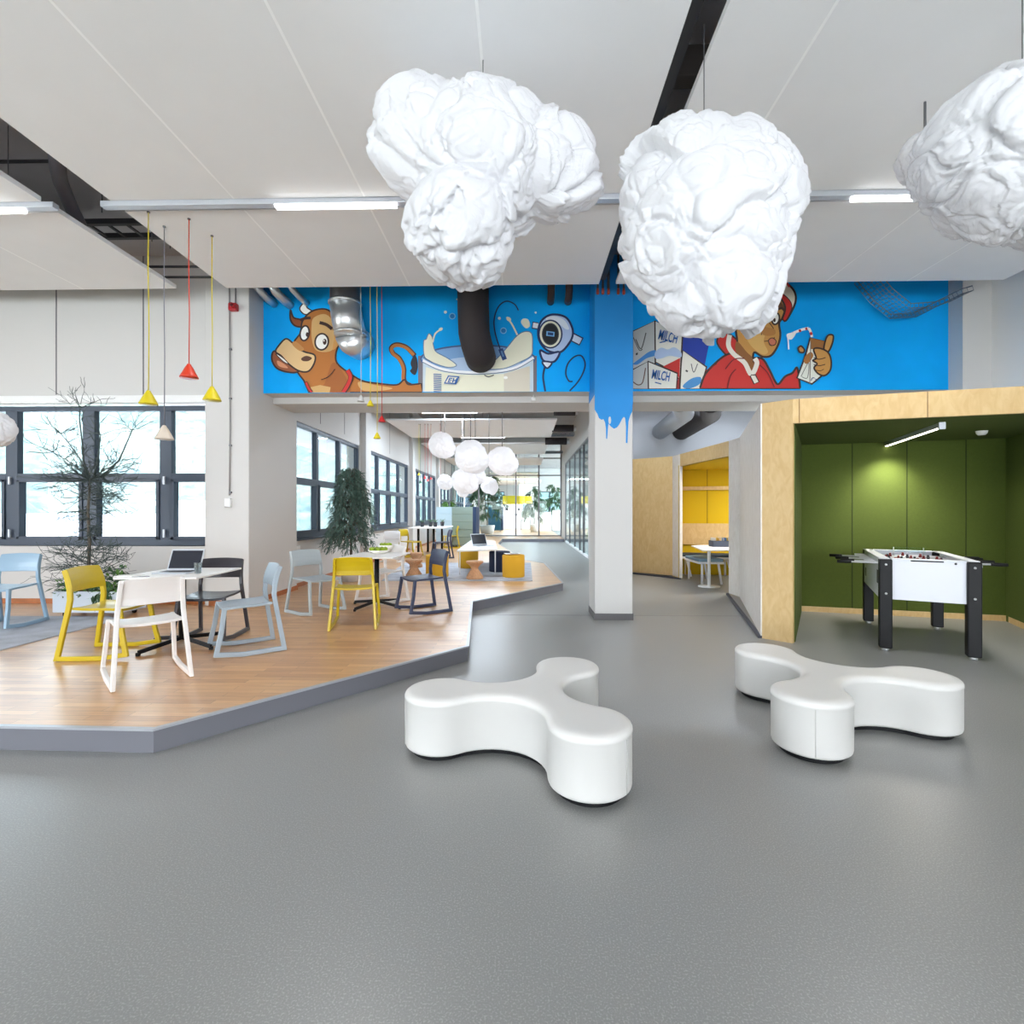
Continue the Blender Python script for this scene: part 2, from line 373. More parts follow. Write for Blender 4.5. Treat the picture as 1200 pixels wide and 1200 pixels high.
sail(XQ-4.4, XQ, y_near-3.9, y_near-.17, HP, 'white ceiling panel in the top left corner of the picture', G1, [sx(90, 335)])
LED = mat('led_diffuser', (255,255,255), .5, emit=4.0)
def track(x0, x1, lit, label, y=y_near-.13):
    t = thing('strip_light', label, 'ceiling light', ((x0+x1)/2, y, HP-.045), 0, 'strip lights between the ceiling panels')
    L = (x1-x0)/2; b = MB(); b.box(-L, L, -.035, .035, 0, .05, ALU); b.build('track', t, .004)
    for a, c in lit:
        g = MB(); g.box(a-(x0+x1)/2, c-(x0+x1)/2, -.032, .032, -.022, 0, LED); g.build('diffuser', t, .004)
    for s_ in (-L*.8, 0, L*.8): r = MB(); r.tube([(s_, 0, .05), (s_, 0, CEIL-HP+.045)], .004, GREYM, 6); r.build('suspension_rod', t)
track(XL0-.1, XL1+.05, [(sx(322, 234), sx(465, 234))], 'long ceiling strip light, lit left of the big hanging cloud')
track(XRa, XRb, [(sx(998, 226), sx(1120, 226))], 'long ceiling strip light, lit right of the round paper cloud')
track(XQ-4.4, XQ+.1, [(XQ-4, XQ-.2)], 'strip light at the far left edge of the ceiling')
area('strip_glow', ((sx(322, 234)+sx(465, 234))/2, y_near-.13, HP-.08), (0, 0, 0), 1.1, .06, 26)
area('strip_glow_right', ((sx(998, 226)+sx(1120, 226))/2, y_near-.13, HP-.08), (0, 0, 0), 1.1, .06, 26)
# long room sails
HQ = CH+2.45
def qy(dy): return 2.45*600/dy
G2 = 'suspended ceiling panels of the long room'
sail(-3.7, .88, qy(108), qy(87.5), HQ, 'white ceiling panel of the long room nearest to the beam', G2)
sail(-3.7, .88, qy(80), qy(67.5), HQ, 'second white ceiling panel along the long room', G2)
sail(-3.7, .88, qy(63), 27-.2, HQ, 'last white ceiling panel before the far glass wall', G2)
sail(-3.7, .88, 8.6, 12.6, HQ+.0, 'white ceiling panel directly behind the painted beam', G2)
sail(-3.7, .88, 28, 33, HQ-.3, 'ceiling panel of the room behind the far glass wall', G2)
sail(-3.7, 1.2, 35, 41, HQ-.3, 'rearmost ceiling panel behind the far glass wall', G2)

# ------------------------------------------------------------------ timber boxes: yellow niche and green niche
ZT = 2.64
P1, P2, P3 = atZ(741, 672, 0), atZ(788, 676, 0), atZ(797, 679, 0)
P4, P5 = atZ(854, 697, 0), atZ(868, 702, 0)
P6, P7 = atZ(893, 748, 0), atZ(929, 754, 0)
dirn = (P2-P1).normalized(); P0 = P1-dirn*.45
def slab(bm_, a, c, z0, z1, mt, th=.05):
    d = (c-a).normalized(); n_ = Vector((-d.y, d.x, 0))*th
    if n_.y < 0: n_ = -n_
    bm_.prism([(a.x, a.y), (c.x, c.y), (c.x+n_.x, c.y+n_.y), (a.x+n_.x, a.y+n_.y)], z0, z1, mt)
PALEW = mat('pale_plywood', (226,222,218), .5)
birch_nodes(PALEW, (222,214,206), (232,226,220))
BASEG = mat('dark_kick', (60,62,74), .6)
b = MB(); slab(b, P0, P2, .03, ZT, BIRCH); slab(b, P2, P3, .03, ZT, PALEW)
zo = 2.38
slab(b, P3, P4, zo, ZT, BIRCH, .06); slab(b, P4, P5, .03, ZT, PALEW, .06); slab(b, P5, P6, .03, ZT, PALEW, .014)
slab(b, P0+Vector((0,.01,0)), P3, 0, .03, BASEG, .04); slab(b, P4+Vector((0,.01,0)), P6, 0, .03, BASEG, .04)
# seams
for t_ in (.5,): 
    q = P3.lerp(P4, t_); slab(b, q, q+Vector((.02, -.001, 0)), zo, ZT, SEAM, .001)
struct(b, 'wall_booth')
# yellow interior
YEL = mat('yellow_felt', (206,172,8), .85, bump=.1, bscale=300)
Y1, Y2 = P3+Vector((.02, .06, 0)), P4+Vector((.02, .06, 0))
b = MB(); Q1 = Vector((3.35, 11.9, 0)); Q2 = Vector((6.3, 11.2, 0))
slab(b, Q1, Q2, 0, zo+.03, YEL); slab(b, Y1, Q1, 0, zo+.03, YEL, .03)
for q in (.27, .55): k = Q1.lerp(Q2, q); slab(b, k+Vector((0,-.006,0)), k+Vector((.012, -.009, 0)), 0, zo, mat('yellow_seam', (120,100,20), .9), .004)
struct(b, 'wall_yellow_booth')
b = MB(); b.prism([(P3.x, P3.y+.03), (P4.x, P4.y+.03), (6.3, 8.4), (6.3, 11.2), (3.35, 11.95)], zo, zo+.03, YEL); struct(b, 'ceiling_yellow_booth')
# green niche front, header and lining
dF = (atZ(1200, 455, ZT)-atZ(929, 470, ZT)).normalized()
P7 = Vector((P7.x, P7.y, 0)); P8 = P7+Vector((dF.x, dF.y, 0))*((XR-.02-P7.x)/dF.x)
b = MB(); slab(b, P6, P7, 0, ZT, BIRCH, .05)
slab(b, P7, P8, zo, ZT, BIRCH, .05)
for px in (929.5, 1049, 1187):
    t_ = (atZ(px, 470, ZT).x-P7.x)/(P8.x-P7.x); q = P7.lerp(P8, max(t_, .003)); slab(b, q+Vector((0,-.0015,0)), q+Vector((.008, -.004, 0)), zo, ZT, mat('ply_seam', (130,100,60), .8), .003)
struct(b, 'wall_birch_front')
b = MB(); b.prism([(P5.x+.03, P5.y+.02), (P6.x+.03, P6.y+.05), (P7.x, P7.y+.05), (P8.x, P8.y+.05), (XR-.01, 12.3), (3.3, 12.3), (P4.x+.05, P4.y+.1)], ZT-.04, ZT-.005, mat('box_roof', (190,186,178), .8)); struct(b, 'trim_3')
GRN = mat('green_felt', (74,88,26), .9, bump=.15, bscale=320, var=.06, vscale=40)
GRN_S = mat('green_seam', (40,52,12), .9)
R1, R2 = atZ(937, 716, 0), atZ(1180, 728, 0); R3 = atZ(1200, 737, 0); R3 = R2+(R3-R2).normalized()*1.6; R3.z = 0
R1.z = R2.z = 0
b = MB(); slab(b, R1, R2+(R2-R1).normalized()*.06, 0, zo+.02, GRN, .04)
for px in (998, 1062, 1131):
    k = atZ(px, 716+(px-937)*.049, 0); k.z = 0; t_ = (k.x-R1.x)/(R2.x-R1.x); k = R1.lerp(R2, t_); slab(b, k+Vector((0,-.004,0)), k+Vector((.012, -.004, 0)), 0, zo, GRN_S, .004)
L0 = P7+Vector((.03, .06, 0))
b.prism([(L0.x, L0.y), (L0.x+.03, L0.y), (R1.x+.03, R1.y), (R1.x, R1.y+.02)], 0, zo+.02, GRN)
b.prism([(R2.x, R2.y+.03), (R3.x, R3.y), (R3.x+.04, R3.y), (R2.x+.04, R2.y+.03)], 0, zo+.02, GRN)
struct(b, 'wall_green_niche')
b = MB(); b.prism([(P7.x+.02, P7.y+.045), (P8.x-.01, P8.y+.045), (XR-.02, 7), (R2.x+.02, R2.y+.04), (R1.x, R1.y+.04)], zo, zo+.03, GRN); struct(b, 'ceiling_green_niche')
b = MB(); slab(b, R1+Vector((0,-.012,0)), R2+Vector((0,-.012,0)), 0, .075, BIRCH, .012)
n3 = (R3-R2).normalized(); b.prism([(R2.x-.013, R2.y), (R3.x-.013, R3.y), (R3.x, R3.y), (R2.x, R2.y)], 0, .075, BIRCH); struct(b, 'baseboard_niche')

# ------------------------------------------------------------------ mural painting
def cat_rom(pts, closed, n=5):
    out = []; N = len(pts)
    rng = range(N) if closed else range(N-1)
    for i in rng:
        p0 = pts[(i-1) % N] if closed or i > 0 else pts[0]; p1 = pts[i]; p2 = pts[(i+1) % N]; p3 = pts[(i+2) % N] if closed or i+2 < N else pts[-1]
        for k in range(n):
            t = k/n; out.append(tuple(.5*((2*p1[j])+(-p0[j]+p2[j])*t+(2*p0[j]-5*p1[j]+4*p2[j]-p3[j])*t*t+(-p0[j]+3*p1[j]-3*p2[j]+p3[j])*t**3) for j in (0, 1)))
    if not closed: out.append(tuple(pts[-1]))
    return out
def ell(cx, cy, rx, ry, rot=0, n=28):
    c, s_ = math.cos(rot), math.sin(rot)
    return [(cx+rx*math.cos(2*PI*i/n)*c-ry*math.sin(2*PI*i/n)*s_, cy+rx*math.cos(2*PI*i/n)*s_+ry*math.sin(2*PI*i/n)*c) for i in range(n)]
def pmat(rgb): return mat('paint_%d_%d_%d' % rgb, rgb, .6)
def paint(name, ops, ox, oy, sc, Y, parent, lift=.003, ymax=None, xr_=None):
    b = MB(); lay = 0
    for op in ops:
        k, pts, rgb = op[0], op[1], op[2]; lay += 1; y = Y-lift-lay*.0007
        def T(p):
            q = (p[0], min(p[1], ymax) if ymax else p[1])
            if xr_: q = (min(max(q[0], xr_[0]), xr_[1]), q[1])
            return atY(ox+q[0]/sc, oy+q[1]/sc, y)
        if k == 'l':
            wd = op[3]; c = cat_rom(pts, False, 6) if len(pts) > 2 else pts
            L = []; R = []
            for i in range(len(c)):
                a = c[max(i-1, 0)]; e = c[min(i+1, len(c)-1)]; dx, dy = e[0]-a[0], e[1]-a[1]; l = math.hypot(dx, dy) or 1
                ww = wd/2*(1 if len(op) < 5 else (1-(i/(len(c)-1))*op[4]))
                L.append((c[i][0]-dy/l*ww, c[i][1]+dx/l*ww)); R.append((c[i][0]+dy/l*ww, c[i][1]-dx/l*ww))
            vs = [T(p) for p in L+R]; n_ = len(c)
            b.add(vs, [(i, i+1, n_+i+1, n_+i) for i in range(n_-1)], pmat(rgb))
        else:
            c = cat_rom(pts, True, 5) if k == 's' else pts
            if len(op) > 3:      # dark outline first
                oc = op[3]; n_ = len(c); yy = T((0, 0)).y
                L = []; R = []
                for i in range(n_):
                    a = c[i-1]; e = c[(i+1) % n_]; dx, dy = e[0]-a[0], e[1]-a[1]; l = math.hypot(dx, dy) or 1
                    L.append((c[i][0]-dy/l*oc, c[i][1]+dx/l*oc)); R.append((c[i][0]+dy/l*oc, c[i][1]-dx/l*oc))
                y -= .0004
                vs = [T(p) for p in L+R]; b.add(vs, [(i, (i+1) % n_, n_+(i+1) % n_, n_+i) for i in range(n_)], pmat((52,34,30) if len(op) < 5 else op[4])); y += .0004
            v3 = [T(p) for p in c]; tr = tessellate_polygon([[Vector((p[0], p[1], 0)) for p in c]])
            b.add(v3, [tuple(t) for t in tr], pmat(rgb))
    o = b.build(name, parent, weld=False)
    return o
YM = 7.27
def mural(name, x0, x1, z0, z1, label):
    t = thing(name, label, 'mural', (0, 0, 0)); b = MB(); b.box(x0, x1, YM-.004, YM, z0, z1, BLUE); b.build('painted_ground', t); return t
mx1 = atY(692, 400, YM).x
m1 = mural('wall_mural', atY(304.7, 400, YM).x, mx1, zb1, CEIL, 'blue wall painting of a brown cow, milk glass and small robot')
BR, TAN, LT, DK, WH, NAVY = (176,108,42), (206,164,104), (222,186,134), (60,34,24), (244,244,240), (24,44,92)
RED = (196,40,34)
cow = [
 ('s', [(405,650),(418,625),(436,614),(438,640),(466,662),(430,674)], WH, 3),
 ('s', [(362,652),(376,688),(412,700),(420,730),(385,728),(362,700)], (140,72,30), 4),
 ('l', [(960,1022),(930,1010),(895,985),(893,925),(872,880),(842,855),(834,830),(860,815),(905,828),(945,868)], DK, 22),
 ('l', [(960,1022),(930,1010),(892,990),(890,925),(870,882),(842,857),(836,832),(860,818),(905,831),(940,865)], BR, 15),
 ('s', [(942,862),(925,900),(930,925),(922,940),(945,958),(958,925),(955,885)], (28,30,44)),
 ('p', cat_rom([(425,985),(395,945),(372,900),(368,850),(380,800),(408,760),(418,705),(460,660),(520,648),(560,672),(588,730),(590,800),(574,860),(582,905),(640,950),(700,985),(780,998),(860,1004),(895,980),(915,1002),(975,998)], False, 5)+[(978,1040),(445,1040)], BR, 4),
 ('s', [(470,690),(520,672),(556,700),(570,760),(565,830),(530,850),(480,840),(462,790),(460,730)], TAN),
 ('s', [(560,900),(610,950),(640,1040),(480,1040),(520,1000)], (160,92,36)),
 ('p', [(455,1015),(500,1005),(550,1015),(545,1040),(460,1040)], TAN),
 ('s', [(680,990),(760,1005),(840,1020),(780,1032),(700,1030)], TAN),
 ('s', [(285,845),(274,885),(300,928),(360,946),(400,940),(400,905),(330,870)], (150,84,50), 4),
 ('s', [(340,788),(308,818),(292,848),(318,868),(352,905),(400,938),(446,940),(474,900),(474,864),(430,850),(395,832),(370,806)], LT, 4),
 ('s', [(296,858),(330,880),(352,905),(330,896),(300,868)], WH, 2),
 ('s', [(300,890),(330,905),(350,925),(320,922),(302,910)], (220,150,110)),
 ('s', [(412,880),(436,868),(462,878),(446,892),(420,892)], (90,52,34)),
 ('s', [(425,835),(385,800),(370,815),(405,845)], (190,132,70)),
 ('e', ell(428,762,21,35,.15), WH, 4), ('e', ell(440,768,7,11), DK),
 ('e', ell(508,802,31,38,.1), WH, 4), ('e', ell(522,802,9,14), DK), ('e', ell(519,797,3,4), WH),
 ('l', [(406,700),(430,692),(456,690)], DK, 13), ('l', [(498,712),(530,722),(556,742)], DK, 15),
 ('s', [(575,735),(586,760),(590,810),(560,840),(566,790)], (206,150,80)),
 ('l', [(570,930),(540,965),(505,980)], DK, 4), ('l', [(450,940),(420,945),(400,935)], DK, 4),
 ('l', [(628,934),(644,965),(634,1000),(610,1040)], DK, 24), ('l', [(628,936),(642,965),(632,1000),(608,1040)], RED, 16),
 ('l', [(432,990),(444,1018),(462,1040)], DK, 16), ('l', [(434,992),(446,1018),(462,1040)], RED, 9),
]
paint('cow_painting', cow, 250, 200, 4, YM-.004, m1, ymax=1040, xr_=(222, 3000))
CRM = (232,230,208)
gl = [
 ('p', [(160,868),(182,868),(182,1036),(160,1036)], (112,108,116)), ('p', [(700,868),(716,868),(716,1036),(700,1036)], (112,108,116)),
 ('e', ell(440,882,268,64), (122,164,212), 4, (60,90,140)),
 ('p', [(182,880),(240,915),(340,938),(440,945),(540,938),(640,912),(700,876),(700,1036),(182,1036)], (198,214,226)),
 ('p', [(196,920),(280,945),(360,955),(440,958),(560,952),(684,915),(684,1036),(190,1036)], CRM),
 ('p', [(562,952),(684,916),(684,1036),(562,1036)], (214,206,190)),
 ('s', [(250,905),(330,880),(440,872),(560,880),(640,900),(560,932),(440,942),(320,930)], (176,198,226)),
 ('s', [(186,800),(198,790),(210,764),(226,780),(232,820),(246,850),(300,880),(340,912),(300,922),(230,900),(190,872)], CRM, 2, (90,120,160)),
 ('s', [(478,926),(530,880),(580,825),(622,775),(660,754),(692,764),(696,820),(690,866),(640,896),(560,928)], CRM, 2, (90,120,160)),
 ('l', [(575,686),(600,720),(625,770)], CRM, 8), ('e', ell(585,696,12,9,.7), CRM), ('l', [(228,805),(240,765),(266,744)], CRM, 7), ('e', ell(266,743,10,7,-.5), CRM),
 ('s', [(642,712),(652,694),(676,698),(684,728),(664,738)], CRM),
 ('p', [(414,868),(474,868),(482,928),(408,930)], (236,234,222)),
 ('l', [(182,890),(280,932),(440,946),(600,928),(702,876)], (244,246,250), 12), ('l', [(182,898),(280,940),(440,954),(600,936),(702,884)], (80,96,120), 3),
 ('l', [(182,872),(230,900)], (70,90,120), 3),
 ('l', [(630,655),(612,626),(572,612),(535,640),(516,700),(522,765),(545,838)], NAVY, 6), ('l', [(546,835),(566,886)], (34,62,120), 22), ('l', [(550,845),(560,872)], (90,130,180), 9),
 ('e', ell(320,682,15,15), (120,190,236)), ('e', ell(320,682,11,11), (20,122,198)), ('e', ell(288,663,7,7), WH), ('e', ell(343,603,4,4), WH), ('e', ell(560,750,15,15), (120,190,236)), ('e', ell(560,750,11,11), (20,122,198)),
 ('e', ell(541,692,7,7), WH), ('e', ell(711,665,5,5), WH),
 ('l', [(470,958),(490,966),(515,958)], (90,90,90), 5), ('e', ell(570,970,10,7), WH),
]
for i in range(10): gl.append(('p', [(232+i*.3, 952+i*9), (270, 954+i*9), (269, 958+i*9), (231, 956+i*9)], (50,90,160)))
EHC = (28,88,160)
gl += [('p', [(300,960),(354,964),(338,1002),(280,998)], EHC), ('p', [(304,966),(345,969),(332,996),(288,993)], CRM)]
for q in ([(306,970),(299,992),(304,992),(311,970)], [(306,970),(322,971),(321,976),(305,975)], [(302,979),(318,980),(317,984),(301,983)], [(299,988),(314,989),(313,993),(298,992)],
          [(325,971),(331,971),(324,994),(318,994)], [(339,972),(344,972),(336,995),(331,995)], [(324,980),(338,981),(336,986),(322,985)]): gl.append(('p', q, EHC))
paint('milk_glass_painting', gl, 450, 200, 4, YM-.004, m1, ymax=1036)
LB = (186,204,236)
rob = [
 ('l', [(755,915),(746,960),(750,1000),(756,1034)], NAVY, 9),
 ('l', [(870,1032),(905,995),(932,950),(943,905),(925,868),(893,872),(862,905),(852,950),(866,985),(884,988)], NAVY, 7),
 ('l', [(694,724),(722,728)], NAVY, 34), ('l', [(698,724),(722,728)], (226,232,240), 24),
 ('l', [(868,772),(926,802)], NAVY, 42), ('l', [(870,774),(922,800)], (214,224,242), 30),
 ('s', [(745,696),(790,674),(850,686),(880,730),(884,775),(860,820),(822,852),(765,842),(728,795),(724,740)], LB, 5, NAVY),
 ('s', [(760,690),(800,682),(845,700),(868,740),(850,742),(810,712),(770,706)], (232,238,248)),
 ('s', [(732,842),(770,858),(822,850),(806,888),(782,898),(745,888)], LB, 5, NAVY),
 ('s', [(742,896),(786,900),(764,926)], (232,238,248), 4, NAVY),
 ('l', [(812,850),(840,840),(870,800)], NAVY, 4),
 ('e', ell(780,766,57,68), NAVY), ('e', ell(780,766,50,61), CRM), ('e', ell(780,766,40,52), (60,60,66)), ('e', ell(780,766,35,46), (24,26,32)),
 ('p', [(762,752),(800,756),(798,778),(760,774)], (120,180,232)), ('p', [(768,757),(794,760),(793,773),(767,770)], (30,60,110)),
]
paint('robot_painting', rob, 450, 200, 4, YM-.004, m1, ymax=1036)
m2 = mural('wall_mural', cx1-.02, xm1, zb1, CEIL, 'blue wall painting of milk cartons and a boy in red hoodie')
WC, GC = (228,226,216), (186,188,184)
bx = [
 ('p', [(400,762),(526,800),(500,930),(400,850)], (22,56,160)),
 ('p', [(400,842),(512,920),(484,1024),(380,1024)], WC, 4), ('l', [(440,905),(452,945),(470,905)], (80,80,84), 4), ('s', [(400,1010),(440,975),(484,968),(480,1000),(430,1022)], (70,140,200)),
 ('l', [(414,936),(424,942)], (60,60,60), 8),
 ('p', [(165,752),(270,704),(272,905),(165,930)], GC, 4), ('p', [(270,704),(400,760),(386,1024),(372,950),(272,898)], WC, 4),
 ('l', [(180,790),(205,835),(228,760)], (80,78,76), 5), ('l', [(168,780),(196,840),(212,836)], (90,88,86), 4),
 ('s', [(168,905),(200,880),(240,850),(272,842),(272,866),(230,880),(190,908)], (60,130,196)),
 ('s', [(272,850),(300,830),(330,838),(360,828),(392,850),(390,875),(340,868),(300,880),(272,880)], (176,196,226)),
 ('p', [(308,918),(388,878),(384,975),(372,950)], RED), ('p', [(375,985),(385,960),(384,1024),(372,1024)], (150,40,36)),
 ('p', [(165,932),(238,894),(240,1024),(165,1024)], GC, 4), ('p', [(238,894),(376,950),(370,1024),(240,1024)], WC, 4),
 ('l', [(168,990),(190,1004),(212,992),(226,925)], (100,70,60), 5),
 ('l', [(292,806),(320,800)], EHC, 5), ('l', [(270,992),(300,1000)], EHC, 5), ('p', [(180,856),(190,852),(190,862),(180,866)], (60,60,60)),
]
paint('milk_carton_painting', bx, 700, 200, 4, YM-.004, m2, ymax=1024, xr_=(166, 3000))
SK, SKD, SKL = (196,142,70), (140,88,40), (214,170,98)
boy = [
 ('s', [(560,800),(600,760),(660,800),(700,880),(660,900),(600,860)], RED, 4),
 ('s', [(790,560),(810,528),(870,518),(920,560),(930,610),(905,670),(878,705),(862,660),(850,600)], (226,214,196), 5),
 ('s', [(850,570),(895,600),(912,640),(885,700),(868,690),(866,640)], RED, 2),
 ('l', [(855,528),(880,520),(900,545)], RED, 10),
 ('p', cat_rom([(480,1024),(500,965),(530,925),(590,872),(640,856),(700,880),(770,880),(805,930),(832,985),(850,1000),(880,965),(915,948),(935,922),(945,960)], False, 5)+[(950,1016),(950,1024)], RED, 5),
 ('s', [(640,860),(700,880),(745,900),(740,950),(722,956),(690,915)], SKD),
 ('s', [(655,790),(650,730),(680,700),(720,640),(765,600),(810,582),(852,592),(880,640),(868,690),(852,715),(858,770),(846,820),(815,866),(775,872),(735,852),(725,900),(690,880),(660,840)], SK, 5),
 ('s', [(700,700),(740,700),(790,740),(780,800),(800,850),(770,860),(720,820),(690,760)], SKL),
 ('s', [(655,800),(700,850),(728,880),(722,925),(700,905),(650,850)], SKD),
 ('s', [(790,600),(840,592),(876,640),(862,650),(820,620),(780,615)], (96,56,30)),
 ('l', [(620,770),(615,820),(640,860),(690,900),(722,955),(748,905),(738,880)], (232,226,214), 22),
 ('p', [(716,962),(740,955),(758,990),(735,1000)], (226,220,206), 3), ('l', [(720,956),(738,960)], DK, 3),
 ('e', ell(755,668,28,26), WH, 4), ('e', ell(748,676,9,9), DK), ('e', ell(836,694,17,27,.2), WH, 4), ('e', ell(830,700,6,10), DK),
 ('l', [(845,650),(865,645),(880,660)], DK, 11), ('l', [(770,640),(800,634)], DK, 9),
 ('l', [(806,712),(826,742),(822,765),(796,752),(776,752),(768,770)], DK, 4), ('s', [(770,735),(800,735),(832,745),(832,768),(800,775),(772,765)], (176,120,58)),
 ('l', [(782,800),(806,796),(832,782)], DK, 4), ('s', [(802,796),(820,784),(838,798),(832,816),(812,818)], (196,110,80), 2),
 ('l', [(600,930),(640,885),(690,880)], (110,20,24), 5), ('l', [(760,910),(800,950),(830,1015)], (110,20,24), 5), ('l', [(610,1020),(625,960),(650,930)], (110,20,24), 5), ('l', [(505,940),(560,905)], (110,20,24), 4),
 ('p', [(976,866),(998,784),(1066,800),(1068,940),(1056,958),(1006,1000),(936,972)], (226,228,218), 4), ('p', [(998,784),(1066,800),(1062,840),(1000,836)], (150,98,44)),
 ('s', [(975,870),(1000,850),(1012,870),(985,905),(968,895)], (160,104,46)), ('l', [(1000,800),(996,1000)], (120,110,100), 4), ('l', [(955,965),(990,900),(985,970),(958,966)], (90,88,80), 3),
 ('l', [(1002,985),(1008,972),(1018,972)], (30,60,120), 4), ('l', [(1022,975),(1028,984)], (30,60,120), 4),
 ('s', [(942,832),(955,822),(970,838),(966,852),(948,850)], SK, 4),
 ('s', [(1068,800),(1082,772),(1105,772),(1104,800),(1090,838),(1075,852),(1062,838)], SK, 4),
 ('s', [(1014,838),(1040,832),(1080,850),(1096,890),(1092,935),(1066,960),(1036,952),(1016,925),(1030,905),(1010,890),(1026,878)], SK, 4),
 ('l', [(1014,876),(1040,884),(1070,876)], DK, 4), ('l', [(1014,908),(1040,914),(1068,908)], DK, 4), ('l', [(1025,935),(1046,938),(1062,930)], DK, 3),
 ('l', [(1006,780),(1000,755),(990,738)], WH, 12), ('l', [(990,738),(950,748),(896,772)], WH, 12),
 ('l', [(1004,770),(1000,757)], RED, 12), ('l', [(985,740),(975,743)], RED, 12), ('l', [(955,748),(945,752)], RED, 12), ('l', [(920,762),(910,767)], RED, 12),
 ('l', [(892,768),(895,800),(897,838)], (236,240,248), 7), ('s', [(890,765),(930,760),(912,790),(892,786)], WH),
]
paint('boy_painting', boy, 700, 200, 4, YM-.004, m2, ymax=1024)
def lettering(txt, px, py, Y, size, rgb, parent, rot, name='lettering'):
    cu = bpy.data.curves.new(name, 'FONT'); cu.body = txt; cu.size = size; cu.align_x = 'CENTER'; cu.align_y = 'CENTER'; cu.offset = size*.02
    t = bpy.data.objects.new('tmp', cu); COL.objects.link(t); dg = bpy.context.evaluated_depsgraph_get()
    me = bpy.data.meshes.new_from_object(t.evaluated_get(dg)); bpy.data.objects.remove(t)
    me.name = name; me.materials.clear(); me.materials.append(pmat(rgb)); o = bpy.data.objects.new(name, me); COL.objects.link(o); o.parent = parent
    q = atY(px, py, Y); o.location = q; o.rotation_euler = (PI/2, rot, 0); o.scale = (.60, 1.25, 1); return o
lettering('MILCH', 783, 395, YM-.03, .155, EHC, m2, math.radians(14)); lettering('MILCH', 774.5, 440.5, YM-.03, .145, EHC, m2, math.radians(10))
# blue paint running down the column
zc = lambda y: atY(718, y, cy0).z
xx = lambda x: atY(x, 500, cy0).x
b = MB(); prof = [(696.8,150),(696.8,480),(700,485),(702,490),(705,492),(707,491),(709,495),(710,502),(710.3,514),(711.5,514.5),(712.4,502),(713,496.5),(716,500),(719.5,502.5),(723,501),(726,497),(729,491),(731,488.5),(732.5,490),(733.6,500),(733.4,519),(735.3,519.5),(735.8,505),(736.5,494),(738.5,487),(741,482),(741.4,476),(741.4,150)]
pts = [(xx(x), zc(y)) for x, y in prof]
tr = tessellate_polygon([[Vector((p[0], p[1], 0)) for p in pts]])
b.add([(p[0]+.0, cy0-.003, min(p[1], CEIL)) for p in pts], [tuple(t) for t in tr], BLUE2)
h = [(xx(714.5)+.011*math.cos(t*PI/6)*1.6, cy0-.0045, zc(492.5)+.05*math.sin(t*PI/6)) for t in range(12)]
b.add(h, [tuple(range(12))], WALL)
b.box(cx0-.003, cx0, cy0-.003, cy1, zc(462), CEIL, BLUE2); b.box(cx1, cx1+.003, cy0-.003, cy1, zc(474), CEIL, BLUE2)
b.build('blue_paint', col)

# ------------------------------------------------------------------ three-lobed benches
LEATH = mat('white_leather', (218,216,213), .45, bump=.04, bscale=200)
def lobed_outline(grow=0.0, R=.545, rl=.215, m_=.19):
    r = rl+grow; mm = m_+grow
    rho = (R*R+mm*mm-R*mm-r*r)/(2*r+R-2*mm); dd = mm+rho
    out = []
    for k in range(3):
        a0 = k*2*PI/3; c = Vector((R*math.cos(a0), R*math.sin(a0)))
        f1 = Vector((dd*math.cos(a0+PI/3), dd*math.sin(a0+PI/3))); f0 = Vector((dd*math.cos(a0-PI/3), dd*math.sin(a0-PI/3)))
        t1 = math.atan2(*(f1-c).yx); t0 = math.atan2(*(f0-c).yx)
        while t0 > a0: t0 -= 2*PI
        while t1 < a0: t1 += 2*PI
        for i in range(29): t = t0+(t1-t0)*i/28; out.append((c.x+r*math.cos(t), c.y+r*math.sin(t)))
        c2 = Vector(((R)*math.cos(a0+2*PI/3), (R)*math.sin(a0+2*PI/3)))
        s0 = math.atan2(*(c-f1).yx); s1 = math.atan2(*(c2-f1).yx)
        while s1-s0 > PI: s1 -= 2*PI
        while s1-s0 < -PI: s1 += 2*PI
        for i in range(1, 14): t = s0+(s1-s0)*i/14; out.append((f1.x+rho*math.cos(t), f1.y+rho*math.sin(t)))
    return out
def bench(loc, rot, label):
    t = thing('lobed_bench', label, 'bench', loc, rot, 'three-lobed white benches')
    b = MB(); Z0, Z1 = .035, .345
    prof = [(-.014, Z0), (-.004, Z0+.008), (0, Z0+.02), (0, Z1-.03), (.002, Z1-.028), (.002, Z1-.012), (-.002, Z1-.003), (-.012, Z1+.006), (-.03, Z1+.011), (-.06, Z1+.013)]
    rings = []
    for g, z in prof: rings.append([(x, y, z) for x, y in lobed_outline(g)])
    n_ = len(rings[0]); vs = [v for r in rings for v in r]; fs = []
    for i in range(len(rings)-1):
        for k in range(n_): fs.append((i*n_+k, i*n_+(k+1) % n_, (i+1)*n_+(k+1) % n_, (i+1)*n_+k))
    b.add(vs, fs, LEATH, True)
    for i in (0, len(rings)-1):
        tr = tessellate_polygon([[Vector((v[0], v[1], 0)) for v in rings[i]]]); b.add(rings[i], [tuple(q) for q in tr], LEATH, False)
    b.build('upholstery', t)
    o = lobed_outline(-.045); b = MB(); b.prism(o, 0, .036, BLACK); b.build('base', t)
    for k in range(3):
        b = MB(); a = k*2*PI/3; x, y = .545*math.cos(a)+.2165*math.cos(a+.3), .545*math.sin(a)+.2165*math.sin(a+.3)
        b.tube([(x, y, Z0+.015), (x, y, Z1-.03)], .002, mat('seam_thread', (196,194,190), .7), 5); b.build('seam', t)
    return t
bench((.047, 3.10, 0), math.radians(62), 'white three-lobed bench standing alone in the middle of the grey floor')
bench((2.06, 3.51, 0), math.radians(110), 'white three-lobed bench in front of the football table')

